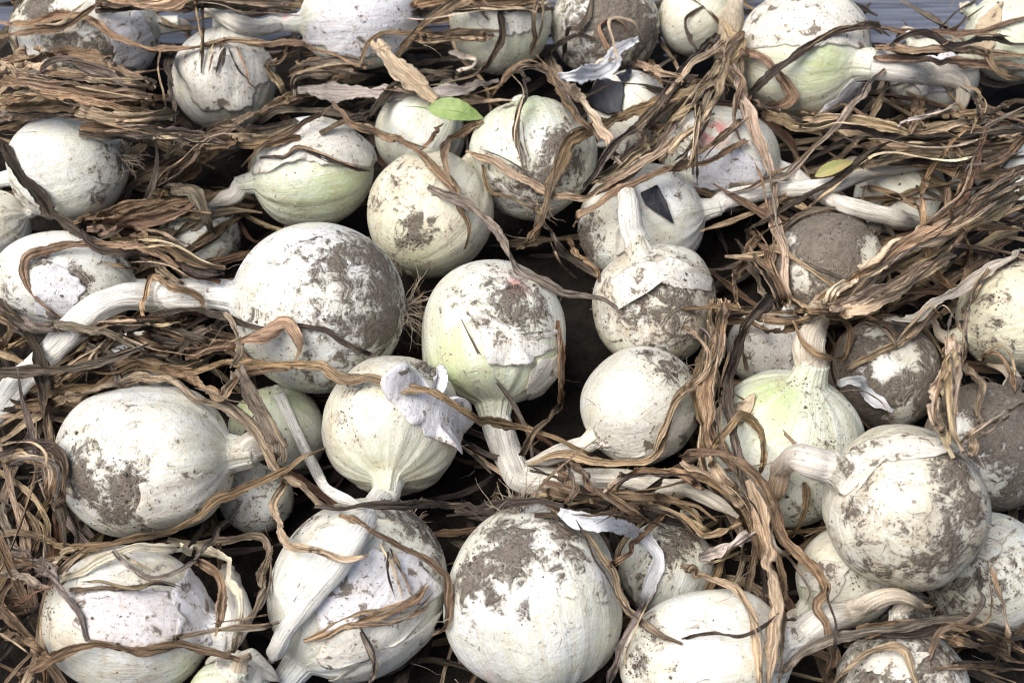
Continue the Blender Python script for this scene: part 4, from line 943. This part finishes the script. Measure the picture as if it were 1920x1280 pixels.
# fine root hairs and fibres strewn about
ps = []
for i in range(170):
    x, y = rng.uniform(0, 1920), rng.uniform(0, 1280); t = float(zlook(x, y)) - .002; p = CAM + ray(x, y) * t
    d = unit(rng.normal(size=3) * np.array([1, 1, .35])); P = [p]; L = rng.uniform(.004, .02); 
    for j in range(7): d = unit(d + rng.normal(0, .25, 3)); P.append(P[-1] + d * L / 7)
    ps.append(np.array(P))
fb = hairs(ps, .00022, 'root_fibres', M_ROOT); fb['kind'] = 'stuff'; fb['label'] = 'fine dry root fibres scattered over the onions'; fb['category'] = 'fibres'
# crumbs of soil lying on the bulbs
V, Fc = [], []; b = 0
oct_v = np.array([(1, 0, 0), (-1, 0, 0), (0, 1, 0), (0, -1, 0), (0, 0, 1), (0, 0, -1)], float); oct_f = np.array([(0, 2, 4), (2, 1, 4), (1, 3, 4), (3, 0, 4), (2, 0, 5), (1, 2, 5), (3, 1, 5), (0, 3, 5)])
for o in ON.values():
    bm = o.root.children[0].data; dat = np.zeros(len(bm.vertices) * 4, np.float32); bm.attributes['paint'].data.foreach_get('color', dat); dirt = dat.reshape(-1, 4)[:, 0]
    pr_ = np.clip(dirt - .25, 0, 1) ** 1.5 + .0004; pr_ /= pr_.sum()
    for vi in rng.choice(len(o.V), int(60 + 900 * dirt.mean() ** 1.5), p=pr_):
        p = o.V[vi] + rng.normal(0, .0008, 3); nrm = unit(p - o.c); h = o.bvh.find_nearest(Vector(p)); p = np.array(h[0])
        s = rng.uniform(.00018, .00062) * (1 + 1.2 * (rng.random() < .05))
        V.append(p + nrm * s * .3 + oct_v * s * rng.uniform(.6, 1.3, (6, 3)) + rng.normal(0, s * .15, (6, 3))); Fc.append(oct_f + b); b += 6
cr = mesh('soil_crumbs', np.vstack(V), np.vstack(Fc), simple('soil_crumb', (.075, .058, .045), (.20, .165, .13), 300, .95, .0002), None, False); cr['kind'] = 'stuff'; cr['label'] = 'dry soil crumbs stuck to the onions'; cr['category'] = 'soil'

# ------------------------------------------------------------------ the two fresh leaves
def blade(name, a, b, wid, mat, label, lift=.004, bend=.006, stalk=None):
    ta = float(zlook(*a)) - lift; tb = float(zlook(*b)) - lift; t = min(ta, tb)
    A = CAM + ray(*a) * t; B = CAM + ray(*b) * (t + .002); L = np.linalg.norm(B - A); d = unit(B - A); nrm = unit(-FWD + np.array([0, 0, .5])); nrm = unit(nrm - (nrm @ d) * d); sd_ = np.cross(nrm, d)
    n, m = 22, 11; V = []; u = np.linspace(0, 1, n); c = np.linspace(-1, 1, m)
    wv = wid * np.sin(math.pi * u ** .85) ** .75 * (1 - .25 * u)
    for side in (1, -1):
        for i in range(n):
            for q in (c if side == 1 else c[::-1]):
                V.append(A + d * L * u[i] + sd_ * (q * max(wv[i], .0004) * .5) + nrm * (bend * math.sin(math.pi * u[i]) + .16 * wv[i] * abs(q) ** 1.3 + .0004 * math.sin(u[i] * 40 + abs(q) * 6) * abs(q) + side * .00018))
    V = np.array(V); top = V[:n * m].reshape(n, m, 3); bot = V[n * m:].reshape(n, m, 3)
    VV = np.concatenate([top, bot], 1).reshape(-1, 3)
    o = mesh(name, VV, grid_faces(n, 2 * m)[:, ::-1], mat, loc=A)
    tag(o, label, 'leaf')
    if stalk:
        S0 = CAM + ray(*stalk) * (t + .001); mid = (A + S0) / 2 + nrm * .001
        rib = hairs([spline(np.array([S0, mid, A]), .002)[::-1], spline(np.array([A, A + d * L * .5 + nrm * (bend + .0003), B]), .002)], .0008, 'stalk', mat, 6); adopt(rib, o)
    return o
blade('green_leaf', (802, 203), (907, 223), 50 * .00031, M_GREEN, 'fresh green pointed leaf lying above the upright mud patched onion', .003, .004, (757, 200))
blade('yellowing_leaf', (1528, 331), (1600, 303), 26 * .00033, M_YELLOW, 'small yellow green leaf half under the long white stem', .003, .003)
